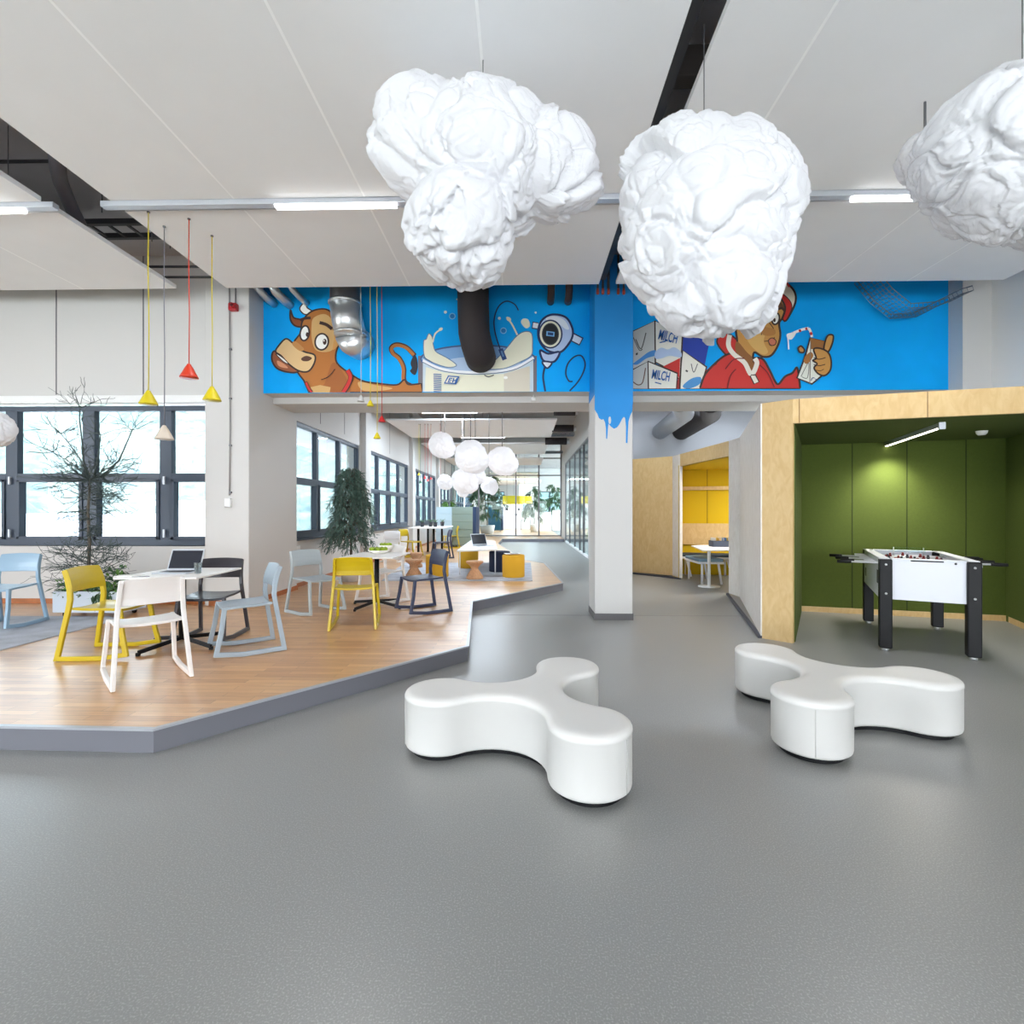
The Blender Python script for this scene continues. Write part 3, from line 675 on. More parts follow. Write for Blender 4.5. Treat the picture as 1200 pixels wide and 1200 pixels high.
# ------------------------------------------------------------------ chairs
CHC = {'yellow': (196,170,14), 'white': (232,228,226), 'black': (44,40,48), 'greyblue': (158,172,184), 'lightgrey': (164,172,176), 'blue': (140,168,190), 'navy': (48,56,84)}
def chair(name, cname, loc, rz, label, group):
    m_ = mat('chair_'+cname, CHC[cname], .38, coat=.1)
    t = thing('tilting_chair', label, 'chair', loc, rz, group)
    sh = lambda s_: (lambda v: Vector((v.x+s_*(.243-.055*v.z/.79), v.y, v.z)))
    for s_ in (-1, 1):
        b = MB(); b.bar([(0,-.262,.775), (0,-.235,.70), (0,-.213,.61), (0,-.205,.52), (0,-.215,.44), (0,-.285,.024), (0,.05,.020), (0,.262,.046), (0,.222,.235), (0,.196,.437)], .030, .040, m_, shear=sh(s_))
        b.build('side_frame', t, .006)
    b = MB(); N = 8; vs = []
    for j in range(6):
        q = j/5; y = -.19+.40*q; z = .448+(.006 if q < .8 else -.012*(q-.8)/.2)-.010*math.sin(PI*q)
        for i in range(N+1):
            u = i/N*2-1; vs.append((u*.212, y+.0, z-.012*(1-u*u)))
    vs2 = [(x, y, z-.022) for x, y, z in vs]; n_ = len(vs); fs = []
    for j in range(5):
        for i in range(N):
            a = j*(N+1)+i; fs.append((a, a+1, a+N+2, a+N+1)); fs.append((a+n_, a+N+1+n_, a+N+2+n_, a+1+n_))
    for i in range(N): fs += [(i, i+n_, i+1+n_, i+1), (5*(N+1)+i, 5*(N+1)+i+1, 5*(N+1)+i+1+n_, 5*(N+1)+i+n_)]
    for j in range(5): fs += [(j*(N+1), (j+1)*(N+1), (j+1)*(N+1)+n_, j*(N+1)+n_), (j*(N+1)+N, j*(N+1)+N+n_, (j+1)*(N+1)+N+n_, (j+1)*(N+1)+N)]
    b.add(vs+vs2, fs, m_); b.build('seat', t, .005)
    b = MB(); vs = []; N = 10; M_ = 5
    for j in range(M_):
        q = j/(M_-1); z = .585+.205*q; yb = -.212-.052*max(0, (z-.60)/.19)**1.6
        for i in range(N+1):
            u = i/N*2-1; vs.append((u*(.214-.012*q), yb-.022*(1-u*u)+.008, z-(.01*u*u*q)))
    vs2 = [(x, y+.018, z) for x, y, z in vs]; n_ = len(vs); fs = []
    for j in range(M_-1):
        for i in range(N):
            a = j*(N+1)+i; fs.append((a, a+1, a+N+2, a+N+1)); fs.append((a+n_, a+N+1+n_, a+N+2+n_, a+1+n_))
    K = (M_-1)*(N+1)
    for i in range(N): fs += [(i, i+n_, i+1+n_, i+1), (K+i, K+i+1, K+i+1+n_, K+i+n_)]
    for j in range(M_-1): fs += [(j*(N+1), (j+1)*(N+1), (j+1)*(N+1)+n_, j*(N+1)+n_), (j*(N+1)+N, j*(N+1)+N+n_, (j+1)*(N+1)+N+n_, (j+1)*(N+1)+N)]
    b.add(vs+vs2, fs, m_); b.build('backrest', t, .006)
    return t
PROTO = {}
def put_chair(c, RL, RR, label, group='plastic chairs around the two front tables', z=PZ):
    a, e = atZ(RL[0], RL[1], z), atZ(RR[0], RR[1], z); mid = (a+e)/2; d = (e-a); rz = math.atan2(d.y, d.x)
    fwd = Vector((-math.sin(rz), math.cos(rz), 0)); loc = mid+fwd*.285; loc.z = z
    if c in PROTO:
        o = dup(PROTO[c], loc, rz, label); o['group'] = group; return o
    PROTO[c] = chair('chair', c, loc, rz, label, group); return PROTO[c]
put_chair('white', (132,811), (224,793), 'white plastic chair with its back to the viewer at the laptop table')
put_chair('yellow', (117,757), (63,777), 'mustard yellow plastic chair left of the laptop table, before the bare twig tree')
put_chair('black', (289,739), (237,740), 'black plastic chair behind the laptop table')
put_chair('greyblue', (333,762), (320,750), 'grey plastic chair seen side-on, right of the laptop table')
put_chair('lightgrey', (376,711), (334,718), 'light grey plastic chair in front of the corridor window, left of the second table')
put_chair('yellow', (387,740), (439,738), 'mustard yellow plastic chair with its back to the viewer at the table with green bowls')
put_chair('navy', (529,717), (509,710), 'dark navy plastic chair right of the table with green bowls')
put_chair('white', (484,705), (450,699), 'white plastic chair on the far side of the table with green bowls')
put_chair('blue', (50,727), (6,728), 'light blue plastic chair on the grey rug, cut off by the left edge', z=PZ+.012)
GF = 'plastic chairs around the far high table'
put_chair('white', (470,658), (450,658), 'white plastic chair left of the far table, nearest the big ficus', GF)
put_chair('yellow', (478,651), (464,653), 'small yellow chair between the white chair and the far table', GF)
put_chair('navy', (533,655), (526,652), 'dark chair seen side-on at the right of the far table', GF)
put_chair('yellow', (540,643), (534,641), 'yellow chair behind the far table, in front of the grey high-back sofa', GF)
put_chair('white', (547,641), (541,639), 'white chair at the far right of the distant seats, against the grey high-back sofa', GF)

# ------------------------------------------------------------------ tables
def table(loc, rz, sx_, sy_, label, h=.70, arms=.40, group='square white café tables'):
    t = thing('cafe_table', label, 'table', loc, rz, group)
    b = MB(); b.box(-sx_/2, sx_/2, -sy_/2, sy_/2, h-.018, h, PLATE); b.build('tabletop', t, .004)
    b = MB(); b.tube([(0,0,.06), (0,0,h-.02)], .032, BLACK, 14); b.box(-.15, .15, -.15, .15, h-.026, h-.018, BLACK); b.build('column', t)
    for k in range(4):
        a = PI/4+k*PI/2+.35; c, s_ = math.cos(a), math.sin(a); b = MB()
        b.bar([(c*.02, s_*.02, .075), (c*arms*.9, s_*arms*.9, .035), (c*arms, s_*arms, .030)], .022, .036, BLACK, side=Vector((-s_, c, 0)))
        b.box(c*arms-.015, c*arms+.015, s_*arms-.015, s_*arms+.015, 0, .03, BLACK); b.build('foot', t, .003)
    return t
T1 = table((-3.27, 4.83, PZ), math.radians(3), .72, .80, 'white square table with a laptop and a water glass, front left')
T2 = table((-1.99, 6.88, PZ), math.radians(-2), .70, .86, 'white square table with two green bowls, in front of the ficus')
# laptop
def laptop(loc, rz, label, sc=1.0, open_=112):
    t = thing('laptop', label, 'laptop', loc, rz, 'open laptops')
    b = MB(); b.box(-.16*sc, .16*sc, -.11*sc, .11*sc, 0, .014, ALU); b.build('keyboard_base', t, .004)
    b = MB(); b.box(-.14*sc, .14*sc, -.03*sc, .085*sc, .0142, .0155, CHAR); b.build('keyboard', t)
    a = math.radians(open_-90); M = Matrix.Translation((0, .11*sc, .012)) @ Matrix.Rotation(-a, 4, 'X')
    b = MB(); b.box(-.16*sc, .16*sc, -.004, .004, 0, .215*sc, ALU, M); b.build('lid', t, .003)
    b = MB(); b.box(-.148*sc, .148*sc, -.0055, -.0042, .02*sc, .20*sc, mat('screen_dark', (30,32,44), .25), M); b.build('screen', t)
    return t
q = atZ(203, 673, PZ+.70); laptop((q.x-.04, q.y+.10, PZ+.70), math.radians(2), 'silver laptop open on the front left table, dark screen towards the viewer')
q = atZ(232, 672, PZ+.70)
TUM = glass_mat('drinking_glass', (.9,.95,.97), .2)
b = MB(); b.lathe([(.028, 0), (.033, .10), (.030, .10), (.026, .008)], (0,0,0), TUM, 20); o = b.build('water_glass', loc=(q.x, q.y, PZ+.70)); tag(o, 'clear water glass beside the laptop on the front left table', 'glass')
PAPER = mat('paper', (238,236,232), .7)
q = atZ(150, 675, PZ+.70); b = MB(); b.box(-.1, .1, -.07, .07, 0, .004, PAPER); o = b.build('notepad', loc=(q.x, q.y+.02, PZ+.70), rotz=.3); tag(o, 'white notepad lying left of the laptop on the front table', 'notepad')
b = MB(); b.tube([(-.07,0,.004), (.07,0,.004)], .004, mat('pen_grey', (150,150,155), .4), 6); o = b.build('pen', loc=(q.x+.17, q.y-.07, PZ+.70), rotz=.2); tag(o, 'thin grey pen in front of the laptop on the front table', 'pen')
# green bowls
BOWL = mat('bowl_white', (235,232,222), .4); APP = mat('apple_green', (142,168,28), .4, var=.2, vscale=20)
def bowl(loc, R, label, n_, h=.05):
    t = thing('serving_bowl', label, 'bowl', loc, 0, 'bowls on the second table')
    b = MB(); b.lathe([(R*.55, 0), (R*.8, h*.35), (R, h), (R-.008, h), (R*.78, h*.45), (0.001, .012)], (0,0,0), BOWL, 32); b.build('dish', t); return t
def apple(loc, r, label='green apple heaped in a white bowl on the table before the ficus'):
    b = MB(); b.lathe([(.001, r*.18), (r*.55, 0), (r*.92, r*.5), (r, r*1.05), (r*.8, r*1.6), (r*.4, r*1.82), (.001, r*1.65)], (0,0,0), APP, 14); o = b.build('apple', loc=loc)
    b = MB(); b.tube([(0,0,r*1.65), (.003,0,r*2.05)], .0015, mat('stalk', (90,70,40), .8), 5); b.build('stalk', o); return tag(o, label, 'apple', 'green apples in the bowls')
qa = atZ(442.5, 649, PZ+.70); bowl((qa.x, qa.y+.05, PZ+.70), .15, 'shallow white bowl of green apples, the nearer of the two on the table', 9)
qb = Vector((qa.x+.0, qa.y+.42, 0)); bowl((qb.x, qb.y, PZ+.70), .11, 'white stand bowl of green apples, behind the wider bowl', 5, .095)
ap = None
def put_apple(x, y, z, r, lab):
    global ap
    if ap is None: ap = apple((x, y, z), .03, lab)
    else: dup(ap, (x, y, z), random.random()*6, lab)
la, lb_ = 'green apple heaped in the nearer wide white bowl', 'green apple in the smaller bowl behind'
for k in range(9): a = k*2*PI/9; put_apple(qa.x+.098*math.cos(a), qa.y+.05+.098*math.sin(a), PZ+.70+.034, .03, la)
for k in range(4): a = k*PI/2; put_apple(qa.x+.042*math.cos(a), qa.y+.05+.042*math.sin(a), PZ+.70+.030, .03, la)
for k in range(6): a = k*2*PI/6; put_apple(qb.x+.062*math.cos(a), qb.y+.062*math.sin(a), PZ+.70+.071, .03, lb_)
# far high table
YT = 15.0
q0, q1 = atY(479, 622, 14.6), atY(530, 618, 16.4)
t = thing('long_table', 'long white table on black legs far back by the corridor windows', 'table', ((q0.x+q1.x)/2, 15.6, PZ), 0)
hx = (q1.x-q0.x)/2; b = MB(); b.box(-hx, hx, -1.0, 1.0, .80, .83, PLATE); b.build('tabletop', t, .004)
for i in (-.55, .35):
    for j in (-.75, .75):
        b = MB(); b.tube([(i*hx, j, 0), (i*hx, j, .80)], .035, BLACK, 10); b.build('leg', t)
for k, (dx, dy) in enumerate(((-.5, -.3), (-.15, .1), (.25, -.2), (.45, .5))):
    b = MB(); b.lathe([(.05, 0), (.07, .14), (.062, .14), (.044, .01)], (0,0,0), CHAR, 14); o = b.build('table_pot', loc=(t.location.x+dx*hx, 15.6+dy, PZ+.83))
    g = MB()
    for i in range(14):
        a = i*2.4; g.tube([(0,0,.1), (.05*math.cos(a), .05*math.sin(a), .2), (.1*math.cos(a), .1*math.sin(a), .2+.05*math.sin(i))], .006, mat('sprig', (90,130,90), .6), 4, .001)
    g.build('sprig', o); tag(o, 'dark pot with a green sprig, standing %s on the far long table' % ['leftmost', 'second from the left', 'third from the left', 'rightmost'][k], 'plant pot', 'pots on the far table')

# ------------------------------------------------------------------ lounge corner on the platform
RUG = mat('rug_grey', (176,180,190), .95, bump=.4, bscale=50, var=.16, vscale=5)
r = [atZ(x, y, PZ) for x, y in ((447, 681), (624, 681), (622, 660), (474, 660))]
b = MB(); b.prism([(q.x, q.y) for q in r], PZ, PZ+.012, RUG); o = b.build('lounge_rug'); tag(o, 'pale grey rug under the round poufs and cork stools', 'rug')
r = [atZ(x, y, PZ) for x, y in ((-120, 794), (140, 726.5), (128, 723), (-160, 723))]
b = MB(); b.prism([(q.x, q.y) for q in r], PZ, PZ+.012, RUG); o = b.build('corner_rug'); tag(o, 'mottled grey rug under the light blue chair at the left edge', 'rug')
def pouf(px, py, wpx, col, label, h=None, dz=.012):
    q = atZ(px, py, PZ+dz); dep = q.y; R = wpx/F*dep/2; q = Vector((q.x, q.y+R*.8, PZ+dz)); hh = .43
    m_ = mat('felt_'+col, {'yellow': (226,172,44), 'navy': (34,42,66)}[col], .9, bump=.1, bscale=200)
    t = thing('pouf', label, 'pouf', q, 0, 'round felt poufs'); b = MB()
    b.lathe([(R-.012, 0), (R, .012), (R, hh-.02), (R-.006, hh-.006), (R-.02, hh), (.001, hh+.004)], (0,0,0), m_, 36); b.build('cover', t)
    b = MB(); b.lathe([(R+.001, hh-.03), (R+.004, hh-.025), (R+.001, hh-.02)], (0,0,0), m_, 36); b.build('piping', t); return t
pouf(601.5, 677, 26.5, 'yellow', 'yellow round pouf with a magazine on it, on the right of the rug')
pouf(585, 670.5, 25, 'navy', 'dark navy round pouf between the two yellow ones')
pouf(548, 666, 23.5, 'yellow', 'yellow round pouf behind the cork stool, under the low white table edge')
pouf(510.5, 677, 27, 'yellow', 'yellow round pouf behind the navy chair')
q = atZ(604, 652, PZ+.445); dq = 7.9
mp_ = atZ(601.5, 677, PZ+.012); b = MB(); b.box(-.15, .15, -.11, .11, 0, .006, PAPER); b.box(-.05, .11, -.08, .07, .006, .0075, mat('print_dark', (90,100,90), .5)); o = b.build('magazine', loc=(mp_.x-.02, mp_.y+.16, PZ+.462), rotz=.25); tag(o, 'open magazine lying on the yellow pouf at the right of the rug', 'magazine')
CORK = mat('cork', (206,156,116), .8, bump=.2, bscale=150, var=.15, vscale=40)
def cork(px, py, label):
    q = atZ(px, py, PZ+.012); b = MB(); R = .165
    b.lathe([(R*.95, 0), (R, .02), (R*.95, .045), (R*.62, .13), (R*.42, .18), (R*.42, .215), (R*.7, .27), (R*.98, .30), (R, .325), (R*.96, .335), (.001, .33)], (0,0,0), CORK, 32)
    o = b.build('cork_stool', loc=(q.x, q.y+R*.8, PZ+.012)); tag(o, label, 'stool', 'turned cork stools')
cork(555.5, 679, 'turned cork stool in front of the yellow pouf in the middle of the rug')
cork(483.5, 677, 'turned cork stool at the left end of the rug, behind the white chair')
q = atZ(482, 668, PZ); b = MB(); b.lathe([(.15, 0), (.15, .05), (.07, .17), (.15, .29), (.15, .33), (.001, .33)], (0,0,0), CORK, 24); o = b.build('cork_stool', loc=(q.x, q.y+.5, PZ+.012)); tag(o, 'second cork stool hiding behind the one at the left end of the rug', 'stool', 'turned cork stools')
# low white table with laptop
t = thing('coffee_table', 'low white slab table with a laptop behind the poufs', 'table', (0,0,0)); hh = .52
r = [atZ(x, y, PZ+hh) for x, y in ((535, 645), (583, 643.5), (580, 634), (553, 632.5))]
b = MB(); b.prism([(q.x, q.y) for q in r], PZ+hh-.03, PZ+hh, PLATE); b.build('tabletop', t, .004)
for i, q in enumerate(r):
    c = sum(r, Vector())/4; k = q.lerp(c, .12); b = MB(); b.tube([(k.x, k.y, PZ+(.012 if i < 2 else 0)), (k.x, k.y, PZ+hh-.03)], .012, WHITE, 8); b.build('leg', t)
q = atZ(566, 640, PZ+hh); laptop((q.x, q.y+.1, PZ+hh), math.radians(38), 'silver laptop open on the low white table behind the poufs', 1.25)
# high back sofas
SOFA = mat('sofa_green', (128,146,138), .9, bump=.1, bscale=150); SOFAB = mat('sofa_blue', (186,206,216), .9); SOFAD = mat('sofa_navy', (40,58,88), .9)
def hsofa(x0, x1, yt, yb, D, label, m_front, m_side, side_x=None, seams=5):
    a, e = atY(x0, yb, D), atY(x1, yb, D); zt = atY(x0, yt, D).z; zb = max(PZ, 0)
    t = thing('high_back_sofa', label, 'sofa', (a.x, D, zb)); W_ = e.x-a.x; H_ = zt-zb; b = MB()
    for k in range(seams): b.box(0, W_, 0, .16, .1+(H_-.1)*k/seams+.006, .1+(H_-.1)*(k+1)/seams-.004, m_front)
    b.box(.01, W_-.01, .015, .15, .08, H_-.01, m_front); b.build('back_panel', t, .008)
    b = MB(); b.box(W_, W_+.12, 0, 1.2, .08, H_, m_side); b.build('side_panel', t, .01)
    b = MB(); b.box(0, W_, .16, .9, .25, .45, m_side); b.build('seat_cushion', t, .02)
    for u in (.05, W_-.05):
        for v_ in (.05, .8): g = MB(); g.tube([(u, v_, 0), (u, v_, .25)], .015, GREYM, 6); g.build('leg', t)
    return t
hsofa(529.5, 554, 594, 640, 18.2, 'grey-green high-back sofa seen from behind, beyond the low table', SOFA, SOFAD)
hsofa(511, 529, 594, 634, 20.0, 'pale blue high-back sofa next to the grey-green one, by the corridor windows', SOFAB, SOFAB)
hsofa(572, 587, 594, 626, 33, 'teal high-back sofa behind the far glass wall', mat('teal', (40,90,120), .9), SOFAD)

# ------------------------------------------------------------------ plants
LEAF1 = mat('leaf_green', (62,92,60), .5, var=.35, vscale=6); LEAF2 = mat('leaf_grey_green', (86,112,100), .5, var=.3, vscale=9); LEAF3 = mat('leaf_bright', (88,132,52), .5, var=.3, vscale=9)
BARK = mat('bark', (92,84,74), .85, var=.3, vscale=20); TWIG = mat('twig', (62,74,72), .8)
def leafblade(b, p, d, L, W_, m_, droop=.3):
    d = d.normalized(); s_ = d.cross(Vector((0,0,1)));
    if s_.length < .01: s_ = Vector((1,0,0))
    s_ = s_.normalized(); s_ = (Matrix.Rotation(random.uniform(-1, 1), 3, d) @ s_)
    m1_ = p+d*L*.45+Vector((0,0,-droop*L*.12)); e = p+d*L+Vector((0,0,-droop*L*.5))
    b.add([p, m1_+s_*W_/2, e, m1_-s_*W_/2], [(0,1,2,3)], m_)
def ficus(loc, H, R, label, z0f=.28, n_br=120, name='ficus_tree', lm=LEAF2, leafL=.11, seed=3, pot_r=.2, poth=.32, potm=None):
    random.seed(seed); t = thing(name, label, 'plant', loc)
    b = MB(); pm_ = potm or mat('pot_white', (214,216,218), .5)
    b.lathe([(pot_r*.8, 0), (pot_r, poth*.9), (pot_r, poth), (pot_r*.9, poth), (pot_r*.85, poth*.9), (.001, poth*.88)], (0,0,0), pm_, 24); b.build('pot', t)
    b = MB(); lf = MB()
    b.tube([(0,0,poth*.85), (.02,.01,H*.5), (-.02,0,H*.9)], .028, BARK, 8, .01)
    for i in range(n_br):
        z = H*(z0f+(.97-z0f)*random.random()**.8); a = random.uniform(0, 2*PI); f = (z/H-z0f)/(1-z0f); rr = R*(1-.55*f**2.2)*random.uniform(.45, 1)
        p = Vector((0,0,z*.92)); o_ = Vector((math.cos(a), math.sin(a), 0)); pts = [p, p+o_*rr*.5+Vector((0,0,.12)), p+o_*rr*.85+Vector((0,0,.05)), p+o_*rr+Vector((0,0,-.16))]
        b.tube(pts, .006, BARK, 4, .002, cap=False)
        for k in range(24):
            u = random.uniform(.3, 1)*3; j = min(2, int(u)); q = pts[j].lerp(pts[j+1], u-j)
            d_ = o_*random.uniform(.1, .9)+Vector((random.uniform(-.6,.6), random.uniform(-.6,.6), random.uniform(-1.3,.1)))
            leafblade(lf, q, d_, leafL*random.uniform(.7, 1.3), leafL*.17, lm)
    b.build('branches', t); lf.build('foliage', t, weld=False); random.seed(7); return t
q = atZ(414, 676, PZ); ficus((atY(411, 600, 9.4).x, 9.4, PZ), 2.22, .52, 'bushy weeping ficus tree in front of the corridor window', n_br=230)
# bare twiggy tree in white planter
YPL = 6.25
def twigtree():
    random.seed(11); c = atY(108, 600, YPL+.05)
    x0, x1 = atY(61, 700, YPL-.2).x, atY(143, 700, YPL-.2).x
    zt = atY(100, 693.5, YPL-.2).z-PZ; W_ = x1-x0
    t = thing('twig_tree', 'tall bare twiggy tree in a white rolling planter before the left windows', 'plant', ((x0+x1)/2, YPL, PZ))
    PLM = mat('planter_white', (206,212,220), .5)
    b = MB(); z0 = .06
    for bx_ in ((-W_/2, W_/2, -.2, -.17), (-W_/2, W_/2, .17, .2)): b.box(bx_[0], bx_[1], bx_[2], bx_[3], z0, zt, PLM)
    b.box(-W_/2, -W_/2+.03, -.17, .17, z0, zt, PLM); b.box(W_/2-.03, W_/2, -.17, .17, z0, zt, PLM); b.box(-W_/2+.02, W_/2-.02, -.18, .18, z0, z0+.02, PLM)
    b.box(-W_/2+.02, W_/2-.02, -.18, .18, zt-.05, zt-.03, mat('soil', (60,46,36), .95, bump=.5)); pn = b.build('planter', t, .012)
    for i in (-1, 1):
        for j in (-1, 1):
            g = MB(); g.tube([(i*W_*.38-.012, j*.13, .03), (i*W_*.38+.012, j*.13, .03)], .03, BLACK, 14); g.box(i*W_*.38-.02, i*W_*.38+.02, j*.13-.02, j*.13+.02, .045, .062, BLACK); g.build('caster', t)
    ox = c.x-t.location.x; top = atY(108, 560, YPL).z-PZ
    tr = MB(); tr.tube([(ox-.02, 0, zt-.1), (ox, .01, zt+.5), (ox-.01, 0, zt+1.0), (ox+.02, 0, top)], .021, BARK, 8, .012); tr.build('trunk', t)
    b = MB()
    def twig(p, d, L, r_, dep):
        pts = [p]; q = p; dd = d.normalized()
        for k in range(5):
            dd = (dd+Vector((random.uniform(-.35,.35), random.uniform(-.35,.35), random.uniform(-.28,.3)))).normalized(); q = q+dd*L/5
            q.y = min(q.y, .5); pts.append(q)
        b.tube(pts, r_, TWIG, 4 if dep else 5, max(.002, r_*.55), cap=False)
        if dep > 0:
            for k in range(random.choice((2, 3, 3))):
                i = random.randint(1, 5); twig(pts[i], dd+Vector((random.uniform(-1,1), random.uniform(-1,1), random.uniform(-.7,.9))), L*random.uniform(.45,.75), r_*.7, dep-1)
    for k in range(100):   # tangle along the trunk
        z = random.uniform(zt+.1, top+.05); a = random.uniform(0, 2*PI)
        zz = (z-zt)/(top-zt); L = .30+.12*math.sin(zz*9)
        twig(Vector((ox, 0, z)), Vector((math.cos(a), math.sin(a)*.6, random.uniform(-.5,.5))), L, .005, 2)
    for k in range(24):   # dense crown around the fork
        a = random.uniform(0, 2*PI); twig(Vector((ox, 0, top-.03)), Vector((math.cos(a), math.sin(a)*.6, random.uniform(-.3,.8))), .42, .0055, 2)
    def limb(pts, r_):
        P = [atY(x, y, YPL)-t.location for x, y in pts]; b.tube(P, r_, TWIG, 6, r_*.55); e = P[-1]
        for k in range(6): twig(e, Vector((random.uniform(-1,1), random.uniform(-.6,.6), random.uniform(0,1))), .26, .0045, 1)
        for k in range(3): twig(P[len(P)//2], Vector((random.uniform(-1,1), random.uniform(-.6,.6), random.uniform(0,.6))), .2, .003, 1)
    limb([(108,562), (114,545), (116,525), (118,510)], .011); limb([(108,562), (125,553), (140,539), (148,520), (155,504)], .011)
    limb([(106,562), (98,540), (96,515), (93,490), (94,478)], .010); limb([(105,560), (92,535), (80,518), (71,508)], .008); limb([(104,562), (88,545), (76,538), (62,530)], .007)
    for k in range(3): twig(atY(96, 495, YPL)-t.location, Vector((random.uniform(-.5,.5),0,1)), .3, .004, 2)
    b.build('twigs', t, weld=False)
    lf = MB()
    for k in range(620):
        x = random.uniform(-W_*.45, W_*.45); y = random.uniform(-.22, .2); z = zt-.08+random.random()**1.5*(.34 if abs(x-ox*.2) < W_*.35 else .2)
        leafblade(lf, Vector((x, y, z)), Vector((random.uniform(-1,1), random.uniform(-1,.4), random.uniform(-.8,.9))), random.uniform(.06,.11), .04, random.choice((LEAF1, LEAF1, LEAF3)))
    for k in range(60):
        x = random.uniform(W_*.1, W_*.35); lf_ = Vector((x, -.215, zt-random.uniform(0, .16))); leafblade(lf, lf_, Vector((random.uniform(-.6,.6), -.3, -1)), .08, .035, LEAF1)
    lf.build('underplanting', t, weld=False); random.seed(7)
twigtree()

# ------------------------------------------------------------------ small pendants
def pendant(px, py, D, rgb, label, ztop, wpx=20, group='small cone pendants', cord=None):
    s_ = wpx/20*D/4.9; q = atY(px, py, D); cm = mat('cone_%d_%d_%d' % rgb, rgb, .45); kc = mat('cord_%d_%d_%d' % (cord or rgb), cord or rgb, .6)
    t = thing('cone_pendant', label, 'pendant lamp', (q.x, q.y, q.z), 0, group); R = .082*s_; h_ = .135*s_; b = MB()
    b.lathe([(R, 0), (R*.97, .012*s_), (R*.72, h_*.38), (R*.45, h_*.72), (R*.24, h_*.93), (R*.2, h_), (R*.1, h_*1.02), (R*.1, h_*.9), (R*.4, h_*.7), (R*.92, .004*s_)], (0,0,0), cm, 28); b.build('shade', t)
    b = MB(); b.lathe([(.001, .02*s_), (R*.6, .022*s_), (R*.6, .03*s_), (.001, .05*s_)], (0,0,0), mat('lamp_glow', (255,240,190), .5, emit=1.6), 16); b.build('light_disc', t)
    b = MB(); L = ztop-q.z; b.tube([(0,0,h_), (.004,0,L*.4), (-.003,0,L*.7), (0,0,L)], .0045*max(1, s_*.9), kc, 6); b.build('cord', t)
    b = MB(); b.lathe([(.014, L-.012), (.014, L)], (0,0,0), GREYM, 10); b.build('ceiling_fixing', t)
    return t
YLW, RDD, GRY = (206,186,20), (196,52,24), (190,188,186)
def pd(px, py, cy, rgb, label, **k):
    D = atZ(px, cy, HP).y; pendant(px, py, D, rgb, label, HP, **k)
GP = 'cone pendants under the front panel'
pd(174, 474, 248, YLW, 'yellow cone pendant, leftmost of the front group', group=GP)
pd(192.5, 515, 265, (214,200,184), 'beige cone pendant hanging lowest, before the left windows', group=GP, cord=(120,120,130))
pd(221.5, 443, 256, RDD, 'orange-red cone pendant with a red cord in the front group', group=GP)
pd(248.5, 469.5, 276, YLW, 'yellow cone pendant in front of the white pier, rightmost of the front group', group=GP)
GP2 = 'cone pendants over the second table'
for px, py, c_, l_ in ((423, 470.5, GRY, 'grey cone pendant in front of the beam below the cow'), (434, 476, YLW, 'yellow cone pendant just right of the grey one below the cow'), (447.5, 494.5, (178,28,30), 'dark red cone pendant under the beam below the cow'), (442, 514, YLW, 'yellow cone pendant hanging lowest over the table with green bowls')):
    pendant(px, py, 6.66, c_, l_, CEIL-.01, wpx=8.4*1.02, group=GP2)
GP3 = 'tiny cone pendants far along the corridor'
for px, py, c_, k in ((491, 557, YLW, 'tiny yellow cone pendant far back, leftmost of the distant cluster'), (492.5, 566, (40,90,60), 'tiny green cone pendant below the distant yellow one'), (498, 561, (190,40,40), 'tiny red cone pendant, left one of the distant red group'), (501.5, 564, (190,60,60), 'tiny red cone pendant hanging lowest in the distant red group'), (505, 562, (180,30,40), 'tiny red cone pendant, right one of the distant red group'), (516, 570, (180,70,50), 'tiny red cone pendant in front of the small distant paper cloud')):
    D = 14.2 if k[:11] != 'x' else 14; pendant(px, py, D, c_, k, CEIL-.01 if False else HQ if qy(108) < D < qy(87.5) else CEIL, wpx=3.6, group=GP3)

# ------------------------------------------------------------------ paper cloud lamps
def cloud_mat(name, em):
    m_ = mat(name, (216,216,220), .7, emit=em, ecol=(250,250,255), bump=.35, bscale=5); return m_
CL1, CL2 = cloud_mat('cloud_fabric', .05), cloud_mat('cloud_fabric_lit', .26)
import numpy as np
_rs = np.random.RandomState(12); PERM = _rs.permutation(256); RND = _rs.rand(256, 4)
def _h(i): i = i.astype(np.int64) & 255; return PERM[(PERM[(PERM[i[:, 0]]+i[:, 1]) & 255]+i[:, 2]) & 255]
def vnoise(p):
    """smooth value noise, three channels in -1..1"""
    i = np.floor(p); f = p-i; f = f*f*(3-2*f); out = 0
    for dx in (0, 1):
        for dy in (0, 1):
            for dz in (0, 1):
                w_ = (f[:, 0] if dx else 1-f[:, 0])*(f[:, 1] if dy else 1-f[:, 1])*(f[:, 2] if dz else 1-f[:, 2])
                out = out+w_[:, None]*(RND[_h(i+np.array((dx, dy, dz))), :3]*2-1)
    return out
def vor(p):
    i = np.floor(p); n_ = len(p); D1 = np.full(n_, 9.); D2 = np.full(n_, 9.); C1 = np.zeros((n_, 3)); H1 = np.zeros(n_, int)
    for dx in (-1, 0, 1):
        for dy in (-1, 0, 1):
            for dz in (-1, 0, 1):
                c = i+np.array((dx, dy, dz)); h = _h(c); q = c+RND[h, :3]; D = np.sqrt(((p-q)**2).sum(1)); m = D < D1
                D2 = np.where(m, D1, np.minimum(D2, D)); C1[m] = q[m]; H1[m] = h[m]; D1 = np.where(m, D, D1)
    return D1, D2, C1, H1
